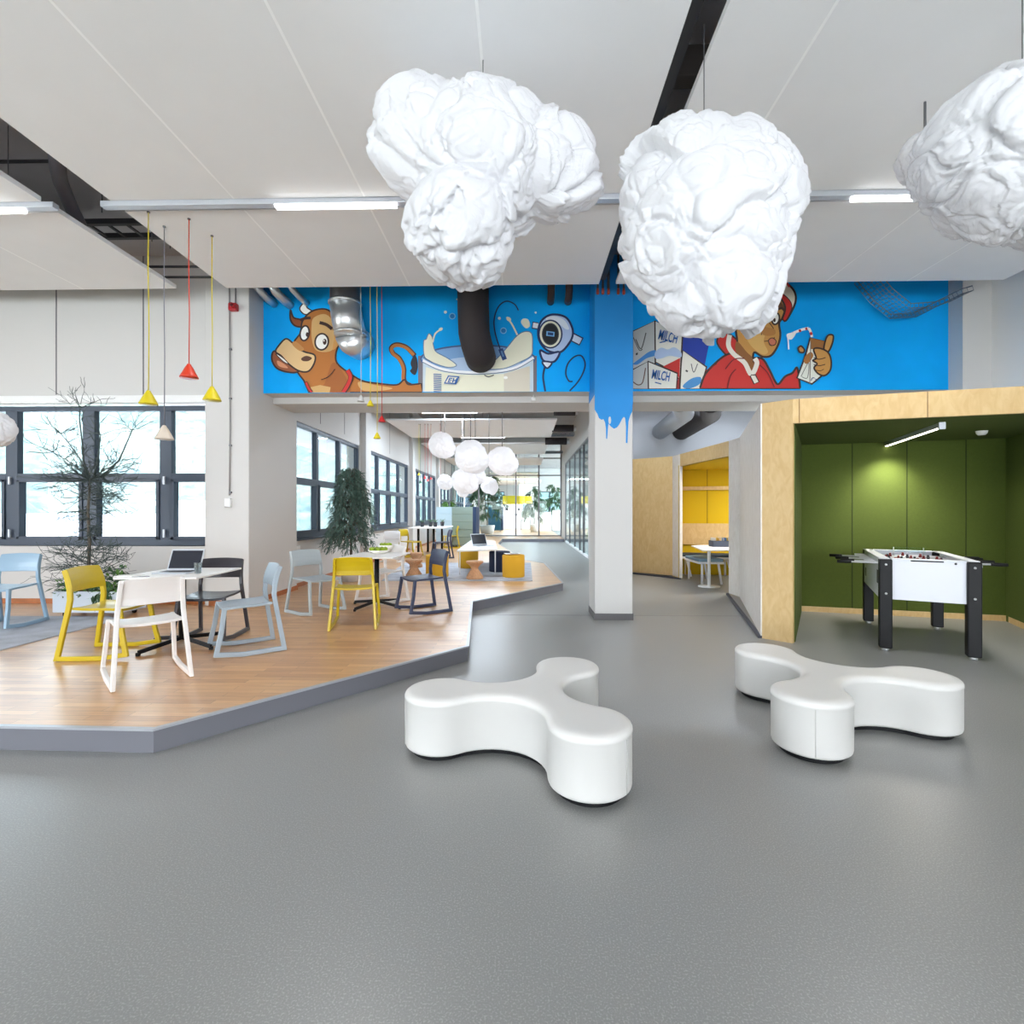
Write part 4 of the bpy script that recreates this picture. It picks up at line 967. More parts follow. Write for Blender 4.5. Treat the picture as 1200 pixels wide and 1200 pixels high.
def crumple(p, sd, amp):
    p = p*1.35+np.array((sd, sd*1.7, -sd)); p = p+vnoise(p*1.5)*.38
    d1, d2, c, h = vor(p); e1 = np.clip((d2-d1)*5, 0, 1)      # big sheets of cloth, each tilted its own way
    t1 = RND[h, 1:4]*2-1; tilt = ((p-c)*t1).sum(1); off = RND[h, 0]-.5
    p2 = p*2.1+vnoise(p*3)*.5; g1, g2, gc, gh = vor(p2); e2 = np.clip((g2-g1)*4, 0, 1); t2 = RND[gh, 1:4]*2-1; tl2 = ((p2-gc)*t2).sum(1)
    rdg = 1-np.abs(vnoise(p*3.3+5)[:, 0])*2; rdg2 = 1-np.abs(vnoise(p*8+9)[:, 1])*2
    return amp*(.34*e1+.62*tilt+.42*off+.12*e2+.20*tl2-.14*np.clip(rdg, 0, 1)**3-.05*np.clip(rdg2, 0, 1)**2-.1)
def cloud(loc, blobs, label, group, mt, sd, sub=6, amp=.15, cord_to=None):
    R = blobs[0][3]; t = thing('cloud_lamp', label, 'pendant lamp', loc, 0, group)
    bm = bmesh.new(); bmesh.ops.create_icosphere(bm, subdivisions=sub, radius=1)
    d = np.array([tuple(v.co.normalized()) for v in bm.verts]); best = np.full(len(d), R*.8)
    for cx_, cy_, cz_, r_ in blobs:
        c = np.array((cx_, cy_, cz_)); bq = d@c; disc = bq*bq-c@c+r_*r_; best = np.where(disc > 0, np.maximum(best, bq+np.sqrt(np.maximum(disc, 0))), best)
    P = d*best[:, None]*(1+crumple(d*(best/R)[:, None], sd, amp))[:, None]
    for v, q_ in zip(bm.verts, P): v.co = q_
    bmesh.ops.smooth_vert(bm, verts=bm.verts, factor=.25)
    me = bpy.data.meshes.new('shade'); bm.to_mesh(me); bm.free(); me.materials.append(mt)
    for p_ in me.polygons: p_.use_smooth = True
    o = bpy.data.objects.new('shade', me); COL.objects.link(o); o.parent = t
    if cord_to: b = MB(); b.tube([(0,0,R*.6), (0,0,cord_to-loc[2])], .003 if R > .3 else .008, GREYM, 6); b.build('suspension_wire', t)
    return t
GC = 'large crumpled cloud lamps overhead'
YA = 3.2
def cl(px, py, D): q = atY(px, py, D); return (q.x, q.y, q.z)
q = cl(566, 195, YA); u = YA/F
cloud(q, [(0,0,0,82*u), (-66*u,0,26*u,62*u), (-20*u,-.08,-76*u,60*u), (76*u,0,-2*u,56*u), (10*u,.05,36*u,56*u)], 'huge white crumpled cloud lamp over the milk glass painting', GC, CL1, 3.1, 7, .17, HP)
YBc = 3.0; u = YBc/F; q = cl(825, 283, YBc)
cloud(q, [(0,0,0,94*u), (-20*u,0,50*u,76*u), (22*u,.0,36*u,80*u), (8*u,-.05,-48*u,68*u)], 'round white crumpled cloud lamp left of the painted boy', GC, CL1, 8.4, 7, .15, HP)
YCc = 2.7; u = YCc/F; q = cl(1198, 185, YCc)
cloud(q, [(0,0,0,86*u), (-30*u,.0,10*u,76*u), (40*u,0,-20*u,72*u), (20*u,0,36*u,66*u)], 'white crumpled cloud lamp at the upper right edge of the picture', GC, CL1, 15.2, 7, .16, HP)
YDc = 3.6; u = YDc/F; q = cl(1084, 186, YDc); cloud(q, [(0,0,0,28*u)], 'small white cloud lamp just left of the one at the right edge', GC, CL1, 21, 5, .15, HP)
q = cl(-8, 503, 4.3); cloud(q, [(0,0,0,21*4.3/F)], 'small white cloud lamp cut by the left edge before the window', GC, CL1, 31, 5, .13, HP)
GS = 'glowing cloud lamps in the long room'
for i, (px, py, rp, D, l_) in enumerate(((517, 521.5, 14.5, 9.6, 'leftmost and highest cloud lamp of the long room cluster'), (551.5, 535, 18.5, 9.2, 'biggest cloud lamp in the centre of the long room cluster'), (588.5, 540, 16.5, 9.4, 'round cloud lamp on the right of the long room cluster'),
        (544, 563, 14.5, 9.8, 'cloud lamp right below the biggest one of the cluster'), (557, 556, 11, 10.3, 'cloud lamp half hidden behind the central pair of the cluster'), (521, 565, 8.5, 13, 'small low cloud lamp on the left of the cluster'), (573, 569, 9.5, 13, 'small low cloud lamp on the right of the cluster'), (542, 576, 6.5, 13.4, 'tiny cloud lamp hanging lowest in the cluster'))):
    q = cl(px, py, D); top = HQ if (8.6 < D < 12.6 or qy(108) < D) else CEIL
    cloud(q, [(0,0,0,rp*D/F), (rp*.3*D/F, 0, -rp*.25*D/F, rp*.8*D/F)], l_, GS, CL2, 40+i*3.3, 5, .14, top)

# ------------------------------------------------------------------ football table
FT = [atZ(1041, 763, 0), atZ(1143, 774, 0), atZ(1096, 736, 0), atZ(1015, 730, 0)]   # front left, front right, back right, back left
ce = sum(FT, Vector())/4; ang = math.atan2((FT[1]-FT[0]).y, (FT[1]-FT[0]).x)
t = thing('football_table', 'white table football table on four black legs inside the green niche', 'football table', (ce.x, ce.y, 0), ang)
LW = .345; LL = .74; SIDE = mat('table_white', (222,224,232), .35); b = MB()
z0, z1 = .53, .935
for s_ in (-1, 1):
    b.box(s_*(LW+.03)-.018, s_*(LW+.03)+.018, -LL-.02, LL+.02, z0, z1, SIDE)
    b.box(-LW+.02, LW-.02, s_*LL-.018, s_*LL+.018, z0, z1, SIDE)
b.box(-LW, LW, -LL, LL, z0+.01, z0+.03, SIDE); b.build('cabinet', t, .003)
b = MB(); b.box(-LW+.01, LW-.01, -LL+.02, LL-.02, .80, .81, mat('pitch', (196,196,200), .3))
for x0, x1, y0, y1 in ((-LW+.02, LW-.02, -.004, .004), (-.12, .12, -LL+.22, -LL+.228), (-.12, .12, LL-.228, LL-.22)): b.box(x0, x1, y0, y1, .81, .8108, WHITE)
b.build('pitch', t)
for s_ in (-1, 1):
    b = MB(); b.box(s_*(LW+.005)-.045, s_*(LW+.005)+.045, -LL, LL, z1, z1+.012, SIDE); b.build('rail', t, .003)
    b = MB(); b.box(-LW+.05, LW-.05, s_*(LL-.02)-.045, s_*(LL-.02)+.045, z1, z1+.012, SIDE); b.build('rail', t, .003)
for sx_ in (-1, 1):
    for sy_ in (-1, 1):
        cx, cy = sx_*LW, sy_*LL; b = MB(); b.box(cx-.055, cx+.055, cy-.055, cy+.055, .03, z1+.004, BLACK); lg = b.build('leg', t, .012)
        g = MB(); g.lathe([(.03, 0), (.034, .01), (.034, .022), (.02, .03)], (cx, cy, 0), STEEL, 18); g.build('foot', lg)
        for zz in (z0+.06, z1-.05): g = MB(); g.tube([(cx, cy+sy_*.054, zz), (cx, cy+sy_*.062, zz)], .011, STEEL, 12); g.build('bolt', lg)
b = MB(); b.box(-.14, .12, -LL-.024, -LL-.016, z1-.012, z1+.006, BLACK); b.build('goal_slot', t, .002)
b = MB(); b.tube([(.21, -LL-.022, z1-.02), (.21, -LL-.016, z1-.02)], .01, BLACK, 12); b.build('ball_lock', t)
b = MB(); b.box(-LW-.05, -LW-.044, -LL+.12, -LL+.2, z0+.14, z0+.28, BLACK); b.build('ball_return', t, .002)
b = MB(); b.box(-LW-.05, -LW-.046, .45, .55, z0+.1, z0+.2, GREYM); b.build('side_plate', t)
PLR = mat('figure_red', (120,30,30), .5); PLB = mat('figure_black', (40,40,50), .5)
nrod = 8; team = [0, 0, 1, 0, 1, 0, 1, 1]; cnt = [1, 2, 3, 5, 5, 3, 2, 1]
for k in range(nrod):
    y = -LL+.14+k*(2*LL-.28)/(nrod-1); s_ = -1 if team[k] == 0 else 1; sh_ = random.uniform(-.06, .06)
    b = MB(); b.tube([(-LW-.12+sh_-.16*(s_ < 0), y, .885), (LW+.12+sh_+.16*(s_ > 0), y, .885)], .010, mat('chrome_rod', (214,216,220), .3, metal=.25), 10); rd = b.build('rod', t)
    g = MB(); x0 = s_*(LW+.26)+sh_; g.tube([(x0, y, .885), (x0+s_*.02, y, .885), (x0+s_*.13, y, .885)], .018, BLACK, 12); g.build('handle', rd)
    for i in range(cnt[k]):
        fx = (i-(cnt[k]-1)/2)*(.5/max(1, cnt[k]))*1.15; m_ = PLR if team[k] else PLB; g = MB()
        tlt = random.uniform(-.5, .5); M = Matrix.Translation((fx+sh_*.3, y, .885)) @ Matrix.Rotation(tlt, 4, 'X')
        g.box(-.016, .016, -.010, .010, -.02, .022, m_, M); g.box(-.012, .012, -.012, .012, -.072, -.02, m_, M); g.box(-.011, .011, -.012, .012, .022, .042, m_, M); g.build('player', rd, .005)
b = MB(); b.box(-.16, .16, .30, .305, z1+.012, z1+.075, GLASS2); b.build('score_shield', t)
for s_ in (-1, 1):
    b = MB(); b.tube([(s_*.14, .302, z1-.03), (s_*.14, .302, z1+.07)], .006, STEEL, 6); b.build('shield_post', t)

# lamp, smoke detector in the green niche
zl = zo-.045; n0, n1 = atZ(1103, 500, zl), atZ(1036, 523, zl)
t = thing('linear_lamp', 'slim linear lamp glowing under the green niche ceiling', 'ceiling light', ((n0.x+n1.x)/2, (n0.y+n1.y)/2, zl), math.atan2((n1-n0).y, (n1-n0).x))
L = (n1-n0).length/2; b = MB(); b.box(-L, L, -.022, .022, -.01, .045, ALU); b.build('housing', t, .003)
b = MB(); b.box(-L+.04, L-.01, -.017, .017, -.014, -.010, mat('led_warm', (255,244,222), .5, emit=7)); b.build('diffuser', t)
b = MB(); b.box(-L-.03, -L, -.03, .03, -.03, .045, ALU); b.build('end_cap', t, .003)
area('niche_lamp_light', (n0.x*.6+n1.x*.4, n0.y*.6+n1.y*.4, zl-.025), (0, 0, math.atan2((n1-n0).y, (n1-n0).x)), 2*L*.7, .03, 16, (1, .95, .84), spread=math.radians(150))
ls = bpy.data.lights.new('niche_spot', 'SPOT'); ls.energy = 62; ls.spot_size = math.radians(96); ls.spot_blend = 1.0; ls.color = (1, .95, .82); ls.shadow_soft_size = .04
lo = bpy.data.objects.new('niche_spot', ls); COL.objects.link(lo); dn = (n1-n0).normalized(); lo.location = Vector((n1.x, n1.y, zl-.03))-dn*.42
tgt = Vector((n1.x, n1.y, 1.15)); lo.rotation_euler = (tgt-lo.location).to_track_quat('-Z', 'Y').to_euler()
q = atZ(1150.5, 505, zo); b = MB(); b.lathe([(.001, -.05), (.035, -.048), (.052, -.03), (.055, -.012), (.06, 0)], (0,0,0), WHITE, 24); o = b.build('smoke_detector', loc=(q.x, q.y, zo)); tag(o, 'round white smoke detector on the green niche ceiling', 'smoke detector')

# ------------------------------------------------------------------ yellow booth furniture
def at(px, py, z=0): return atZ(px, py, z)
UPH = mat('cushion_bluegrey', (120,146,164), .85); SEATW = mat('bench_shell', (222,222,226), .5)
qb1, qb2 = Q1.lerp(Q2, .03), Q1.lerp(Q2, .75); dd = (qb2-qb1).normalized(); nn = Vector((dd.y, -dd.x, 0))
ab = math.atan2(dd.y, dd.x); Lb = (qb2-qb1).length
t = thing('upholstered_bench', 'long bench with dark cushion along the back of the yellow booth', 'bench', qb1+nn*.05, ab)
b = MB(); b.box(0, Lb, -.5, 0, .40, .44, SEATW); b.build('seat_shell', t, .006)
b = MB(); b.box(.01, Lb-.01, -.48, -.01, .44, .50, mat('cushion_dark', (44,54,66), .85)); b.build('cushion', t, .015)
for u in (.25, Lb*.5, Lb-.3):
    b = MB(); b.tube([(u, -.12, 0), (u, -.12, .4)], .022, SEATW, 10); b.build('leg', t); b = MB(); b.tube([(u+.1, -.46, 0), (u, -.42, .4)], .022, SEATW, 10); b.build('leg', t)
b = MB(); q0 = Q1.lerp(Q2, .06)+nn*.02; q1 = Q1.lerp(Q2, .9)+nn*.02; Ld = (q1-q0).length; b.box(0, Ld, -.03, 0, .68, 1.16, BIRCH); o = b.build('backrest_board', loc=q0, rotz=ab, bevel=.004); tag(o, 'birch backrest board on the yellow booth wall', 'backrest')
b = MB(); z_ = atY(830, 572, 11.6).z; b.box(0, Ld, -.06, 0, z_-.04, z_+.04, BIRCH); o = b.build('wall_shelf', loc=q0+Vector((-.05, 0, 0)), rotz=ab, bevel=.004); tag(o, 'narrow birch ledge across the yellow booth wall', 'shelf')
s1 = at(800, 680); t = thing('side_bench', 'short white bench with blue cushion at the left side of the yellow booth', 'bench', (3.42, 10.55, 0), 0)
b = MB(); b.box(0, .5, -.45, .45, .40, .44, SEATW); b.build('seat_shell', t, .006); b = MB(); b.box(.01, .49, -.44, .44, .44, .50, UPH); b.build('cushion', t, .015)
for x, y in ((.4, -.4), (.4, .4), (.08, -.4), (.08, .4)): b = MB(); b.tube([(x+(.06 if x > .2 else 0), y, 0), (x, y, .4)], .022, SEATW, 10); b.build('leg', t)
q = at(832, 688); t = thing('booth_table', 'white pedestal table with a box of cards in the yellow booth', 'table', (q.x, q.y+.05, 0), 0)
b = MB(); b.lathe([(.2, 0), (.2, .015), (.03, .02), (.03, .72)], (0,0,0), WHITE, 24); b.build('pedestal', t)
b = MB(); zt_ = .74; k = [atZ(x, y, zt_)-Vector((q.x, q.y+.05, 0)) for x, y in ((810, 639), (824, 645), (880, 644), (872, 637))]; b.prism([(v.x, v.y) for v in k], zt_-.02, zt_, PLATE); b.build('tabletop', t, .003)
k = atZ(845, 640.5, zt_); t = thing('file_box', 'dark open box full of cards on the yellow booth table', 'box', (k.x, k.y-.0, zt_), 0)
b = MB(); W2, D2, H2 = .2, .12, .12; m_ = mat('box_slate', (70,80,100), .6)
b.box(-W2, W2, -D2, D2, 0, .01, m_)
for x0, x1, y0, y1 in ((-W2, W2, -D2, -D2+.01), (-W2, W2, D2-.01, D2), (-W2, -W2+.01, -D2, D2), (W2-.01, W2, -D2, D2)): b.box(x0, x1, y0, y1, .01, H2, m_)
b.build('tray', t)
random.seed(3)
for i in range(11):
    x = -W2+.03+i*.033; c = random.choice(((226,222,216), (230,226,220), (190,60,50), (60,110,170), (210,170,60))); b = MB(); b.box(-.003, .003, -D2+.02, D2-.02, 0, H2+.045, mat('card_%d' % c[0], c, .6), Matrix.Translation((x, 0, .012)) @ Matrix.Rotation(random.uniform(-.12, .12), 4, 'Y')); b.build('card', t)
k0 = atZ(822, 538, zo-.04); b = MB(); b.box(0, 1.6, -.02, .02, 0, .04, mat('led_soft', (255,250,236), .5, emit=3)); o = b.build('booth_lamp', loc=(4.15, 9.9, zo-.05), rotz=math.radians(-8)); tag(o, 'slim white linear lamp under the yellow booth ceiling', 'ceiling light')
area('booth_lamp_light', (4.9, 9.8, zo-.07), (0, 0, math.radians(-8)), 1.5, .04, 62, (1, .96, .88))
b = MB(); rb = at(852, 697); t = thing('front_bench', 'blue-cushioned white bench just inside the right edge of the yellow booth opening', 'bench', (4.02, 9.22, 0), math.radians(-20))
b = MB(); b.box(0, 1.2, 0, .45, .40, .44, SEATW); b.build('seat_shell', t, .006); b = MB(); b.box(.01, 1.19, .01, .44, .44, .50, UPH); b.build('cushion', t, .015)
for x, y in ((.06, .05), (.06, .4), (1.1, .05), (1.1, .4)): b = MB(); b.tube([(x, y, 0), (x, y, .4)], .022, SEATW, 10); b.build('leg', t)

# ------------------------------------------------------------------ ducts and pipes before the mural
DUCT = STEEL; BLK = mat('black_insulation', (46,40,42), .8, bump=.2, bscale=40)
def pY(px, py, y): return atY(px, py, y)
t = thing('air_duct', 'shiny round metal duct bending into the wall above the cow', 'duct', (0,0,0)); yd = 6.95; u = yd/F
b = MB(); R = 18*u; q = pY(404.5, 356, yd); b.tube([(q.x, yd, CEIL), (q.x, yd, q.z)], R*.97, mat('duct_dark', (84,84,88), .5, metal=.5), 28); b.build('insulated_length', t)
p_ = [pY(404.5, 356, yd), pY(407, 375, yd), pY(411, 392, yd)]; b = MB(); b.tube(p_, R, DUCT, 28); b.build('straight_length', t)
b = MB(); e = pY(411, 392, yd); e2 = pY(417, 402, yd+.16); b.tube([e, pY(414, 399, yd+.08), Vector((e2.x, yd+.22, e2.z+.02)), Vector((e2.x+.02, YM-.005, e2.z+.02))], R*1.02, DUCT, 28); b.build('elbow', t)
for qq in (p_[0], p_[2]): b = MB(); b.tube([qq+Vector((0,0,.012)), qq-Vector((0,0,.012))], R*1.06, DUCT, 28); b.build('band', t)
t = thing('black_duct', 'thick black insulated pipe ending above the painted milk glass', 'duct', (0,0,0))
yd = 6.98; u = yd/F; R = 18.5*u; b = MB(); a = pY(555.5, 390, yd); b.tube([(a.x-.02, yd, CEIL), (a.x-.01, yd, a.z+.3), (a.x, yd, a.z), (a.x+.03, yd+.03, a.z-.14), (a.x+.06, yd+.12, a.z-.24), (a.x+.07, YM-.006, a.z-.27)], R, BLK, 28); b.build('insulation', t)
for i, (px, py) in enumerate(((305, 346), (324, 347), (344, 345))):
    a = pY(px-4, py-6, 7.0); b = MB(); r_ = (4.6, 5.2, 3.6)[i]*7/F; b.tube([(a.x, 6.98, CEIL), (a.x, 6.98, a.z+.06), (a.x+.03, 7.0, a.z), (a.x+.09, 7.1, a.z-.07), (a.x+.12, YM-.006, a.z-.09)], r_, STEEL, 14)
    o = b.build('metal_pipe'); tag(o, ['leftmost', 'middle', 'rightmost and thinnest'][i]+' of three metal pipes entering the blue wall above the cow', 'pipe', 'metal pipes above the cow')
for i, px in enumerate((646, 667)):
    a = pY(px, 344, 7.05); b = MB(); b.tube([(a.x, 7.05, CEIL), (a.x, 7.05, a.z+.03), (a.x, 7.12, a.z-.02), (a.x, YM-.006, a.z-.03)], 4.4*7/F, mat('pipe_brown', (70,52,48), .6), 14)
    o = b.build('dark_pipe'); tag(o, ['left', 'right'][i]+' one of the two dark pipe stubs above the robot painting', 'pipe', 'dark pipes above the robot')
RC = mat('copper_red', (170,70,50), .5)
for i, px in enumerate((700.5, 706.5, 713, 724.5, 731)):
    yq = cy0-.03; a = pY(px, 345, yq); o = thing('thin_pipe', ['leftmost', 'second from the left', 'third from the left', 'fourth from the left', 'rightmost'][i]+' of five thin pipes with red ends on the blue column', 'pipe', (0,0,0), 0, 'thin pipes on the column')
    b = MB(); b.tube([(a.x, yq, a.z+.08), (a.x, yq, CEIL)], .013 if i != 2 else .018, CHAR, 8); b.build('pipe', o)
    b = MB(); b.lathe([(.012, 0), (.018, .01), (.018, .05), (.014, .08)], (a.x, yq, a.z), RC, 12); b.build('red_fitting', o)
# wire cable tray bending down at the right end of the mural
WIRE = mat('wire_grey', (120,128,140), .4, metal=.7)
def mesh_tray(name, path, W_, label, side, step=.055, par=None, Hs=.06, wr=.0032):
    b = MB(); P = []
    for a, e in zip(path[:-1], path[1:]):
        n_ = max(1, int((e-a).length/step))
        for i in range(n_): P.append(a.lerp(e, i/n_))
    P.append(path[-1]); nw = int(W_/step)
    for i in range(nw+1):
        o_ = side*(W_*(i/nw)); b.tube([p+o_ for p in path], wr if 0 < i < nw else wr*1.6, WIRE, 4)
    for i, p in enumerate(P):
        d = (P[min(i+1, len(P)-1)]-P[max(0, i-1)]).normalized(); up = d.cross(side).normalized()
        if up.z < 0: up = -up
        b.tube([p+up*Hs, p, p+side*W_, p+side*W_+up*Hs], wr, WIRE, 4)
    for o_ in (0, W_):
        pt = []
        for i, p in enumerate(path):
            d = (path[min(i+1, len(path)-1)]-path[max(0, i-1)]).normalized(); up = d.cross(side).normalized()
            if up.z < 0: up = -up
            pt.append(p+side*o_+up*Hs)
        b.tube(pt, wr*2, WIRE, 4)
    o = b.build(name, par, weld=False)
    if label: tag(o, label, 'cable tray')
    return o
yt0 = 6.75
path = [pY(1022, 318, yt0), pY(1042, 342, yt0), pY(1066, 361, yt0), pY(1098, 359, yt0), pY(1128, 344, yt0), pY(1141, 340, yt0)]
mesh_tray('wire_cable_tray', path, .36, 'grey wire cable tray bending down in front of the right end of the mural', Vector((0,1,0)))
# services above the gap on the left
t = thing('cable_ladder', 'dark cable ladder running above the gap between the left ceiling panels', 'cable tray', (0,0,0))
for z, y0, y1, x0, x1 in ((4.72, 5.75, 5.80, -12, 2), (4.72, 6.05, 6.1, -12, 2)):
    b = MB(); b.box(x0, x1, y0, y1, z, z+.06, CHAR); b.build('side_rail', t)
b = MB()
for k in range(50): b.box(-9+k*.22, -9+k*.22+.03, 5.8, 6.05, 4.73, 4.75, CHAR)
b.build('rungs', t)
b = MB(); a = atZ(68, 200, 4.6); e = atZ(90, 262, 4.45)
b.tube([atZ(66, 170, 4.55), atZ(68, 200, 4.55), atZ(71, 213, 4.55), atZ(77, 228, 4.52), atZ(85, 246, 4.47), atZ(93, 262, 4.42), atZ(96, 276, 4.40)], .062, mat('duct_charcoal', (88,86,92), .5, metal=.3), 18); o = b.build('flexible_duct'); tag(o, 'dark round duct bending through the gap between the left ceiling panels', 'duct')
for i, (x, y) in enumerate(((-4.2, 5.0), (-4.1, 5.55), (-4.0, 5.7), (-4.6, 4.2))):
    b = MB(); b.tube([(x, y, 4.4), (x, y, CEIL)], .006, CHAR, 6); o = b.build('hanger_rod'); tag(o, 'thin dark hanger rod in the gap between the left ceiling panels, '+['second from the viewer', 'third from the viewer', 'farthest from the viewer', 'nearest the viewer'][i], 'rod', 'hanger rods')
for i, (y, z, x0, x1) in enumerate(((6.15, 4.42, -4.75, -3.2), (6.3, 4.36, -4.7, -3.0), (4.75, 4.75, -6, 2.2))):
    b = MB(); b.tube([(x0, y, z), ((x0+x1)/2, y, z-.01), (x1, y, z)], .016, CHAR, 8); o = b.build('cable_conduit'); tag(o, 'dark conduit crossing the left ceiling gap, '+['upper one near the wall', 'lower one near the wall', 'one above the strip light'][i], 'conduit', 'conduits above the panels')
# beams and trays over the centre gap
for i, y in enumerate((2.9, 3.7, 4.45, 5.3, 6.1)):
    b = MB(); b.box(.2, 1.9, y-.06, y+.06, 4.5, 4.72, mat('steel_brown', (70,64,60), .6)); o = b.build('steel_beam', bevel=.004); tag(o, 'dark steel crosspiece above the gap beside the round cloud, '+['nearest the viewer', 'second', 'third', 'fourth', 'farthest'][i]+(' along the gap' if i else ''), 'beam', 'steel crosspieces')
b = MB(); b.box(.93, 1.05, 2.5, 6.6, 4.40, 4.43, CHAR); o = b.build('cable_channel'); tag(o, 'long dark cable channel in the gap left of the round cloud', 'cable tray')
# alarm and conduits on the pier
t = thing('fire_alarm', 'red alarm sounder on the white pier under the ceiling panel', 'alarm', (0,0,0)); a = pY(275.5, 361.5, 6.88)
ARED = mat('alarm_red', (176,24,36), .4); b = MB(); b.box(a.x-.055, a.x+.055, 6.80, 6.88, a.z-.05, a.z+.05, ARED); b.build('base', t, .012)
b = MB(); b.tube([(a.x+.02, 6.80, a.z), (a.x+.02, 6.76, a.z)], .035, ARED, 18); b.tube([(a.x+.02, 6.76, a.z), (a.x+.02, 6.757, a.z)], .022, mat('alarm_dark', (90,10,20), .5), 18); b.build('horn', t)
a = pY(269, 585, 6.87); b = MB(); CON = mat('conduit_white', (206,204,206), .5)
t = thing('conduit', 'thin conduit running down the white pier to a small socket box', 'conduit', (0,0,0))
b.tube([(a.x, 6.865, a.z+.05), (a.x+.01, 6.865, a.z+1.0), (a.x-.003, 6.865, CEIL)], .009, mat('conduit_grey', (150,146,146), .5), 6); b.build('tube', t)
for py in (355, 409, 467, 522, 577): k = pY(269.7, py, 6.86); b = MB(); b.box(k.x-.014, k.x+.016, 6.852, 6.88, k.z-.012, k.z+.012, GREYM); b.build('clip', t)
b = MB(); b.tube([(a.x+.085, 6.865, pY(276, 356, 6.87).z), (a.x+.085, 6.865, CEIL)], .009, GREYM, 6); b.build('tube', t)
a = pY(267.5, 589, 6.86); b = MB(); b.box(a.x-.04, a.x+.04, 6.83, 6.88, a.z-.06, a.z+.06, WHITE); o = b.build('socket_box', bevel=.008); tag(o, 'small white socket box on the pier between the windows', 'socket')
a = atX(347, 643, XS); b = MB(); b.box(XS, XS+.03, a.y-.12, a.y+.1, a.z-.03, a.z+.05, WHITE); o = b.build('wall_socket', bevel=.005); tag(o, 'white wall socket under the first corridor window', 'socket')
# sprinkler pipe stubs and ducts behind the beam on the right
for i, (px, py, r_, m_) in enumerate(((802, 478, 13, mat('duct_pale', (176,182,190), .5)), (838, 477, 15, BLK))):
    D = 8.6; a = atY(px, py, D); R = r_*D/F; b = MB(); b.tube([(a.x-.1, D-.1, a.z+.1), (a.x, D+.2, a.z+.17), (a.x+.5, D+1.6, a.z+.22), (a.x+.6, 12.4, a.z+.2)], R, m_, 22); o = b.build('ceiling_duct'); tag(o, ['pale round duct', 'black round duct'][i]+' just under the beam right of the column', 'duct', 'ducts behind the beam')
a = atY(625, 463, 7.6); b = MB(); b.lathe([(.035, 0), (.035, .05), (.012, .06), (.012, .09)], (0,0,0), WHITE, 14); o = b.build('detector', loc=(a.x, 7.45, zb1-.09)); tag(o, 'small white detector under the beam left of the column', 'detector')
# long room services
random.seed(5)
for i in range(7):
    y = 13.0+random.uniform(-.5, .4); x = -2.9+i*.55; b = MB(); b.box(x, x+.16, y-.8, y+.6, HQ+.35+random.uniform(0,.3), HQ+.5+random.uniform(.1,.3), random.choice((CHAR, STEEL, GREYM))); o = b.build('service_tray', bevel=.006); tag(o, 'ceiling service duct of the long room, '+['first', 'second', 'third', 'fourth', 'fifth', 'sixth', 'seventh'][i]+' from the left wall', 'duct', 'service ducts in the long room')
for k, (y, z) in enumerate(((13.1, HQ+.18), (17.45, HQ+.15), (22.6, HQ+.15))):
    path = [Vector((-3.6, y-.15, z)), Vector((1.7, y-.15, z))]
    mesh_tray('wire_tray_crossing', path, .3, 'wire tray crossing the long room ceiling, '+['nearest gap', 'middle gap', 'farthest gap'][k], Vector((0,1,0)), step=.15, wr=.008)
for k, (px, py, D) in enumerate(((663, 483, 12.6), (661, 502, 15.5), (653, 517, 18))):
    a = atY(px, py, D); b = MB(); s_ = D/F; b.tube([a+Vector((-14*s_, 0, 0)), a+Vector((-9*s_, 0, 0)), a+Vector((11*s_, .0, 0))], 4.2*s_, BLK, 14); fa = a+Vector((11*s_, 0, 0)); b.tube([fa, fa+Vector((3*s_,0,0))], 3*s_, STEEL, 14); o = b.build('fan_unit'); tag(o, 'black ventilation unit by the corridor wall, '+['nearest', 'second', 'third'][k], 'fan unit', 'ventilation units')
# strips added to brighten the long room, rear room, office and booth passage
def fill_strip(x, y, z, L, label, pw, alongx=True):
    t = thing('strip_light', label, 'ceiling light', (x, y, z), 0 if alongx else PI/2, 'added fill strips of the rooms behind'); b = MB(); b.box(-L/2, L/2, -.05, .05, 0, .06, ALU); b.build('track', t, .004)
    b = MB(); b.box(-L/2, L/2, -.045, .045, -.02, 0, LED); b.build('diffuser', t)
    b = MB(); b.tube([(0,0,.06), (0,0,CEIL-z)], .006, GREYM, 6); b.build('suspension_rod', t)
    area('added_fill_glow', (x, y, z-.03), (0, 0, 0 if alongx else PI/2), L, .1, pw, (.78, .89, 1))
fill_strip(-1.4, 17.4, HQ+.1, 1.5, 'added fill strip between the first long room ceiling panels', 130)
fill_strip(-1.4, 22.1, HQ+.1, 1.5, 'added fill strip between the farther long room ceiling panels', 130)
fill_strip(-1.9, 13.05, HQ+.1, 1.4, 'added fill strip of the long room nearest to the beam', 100)
fill_strip(-1.0, 34, HQ-.25, 4.0, 'added fill strip in the room behind the far glass wall', 420)
fill_strip(3.6, 20.0, HQ-.1, 5.0, 'added fill strip in the glazed side office', 300, False)
fill_strip(3.6, 9.6, 3.9, 2.0, 'added fill strip above the timber booths', 200)

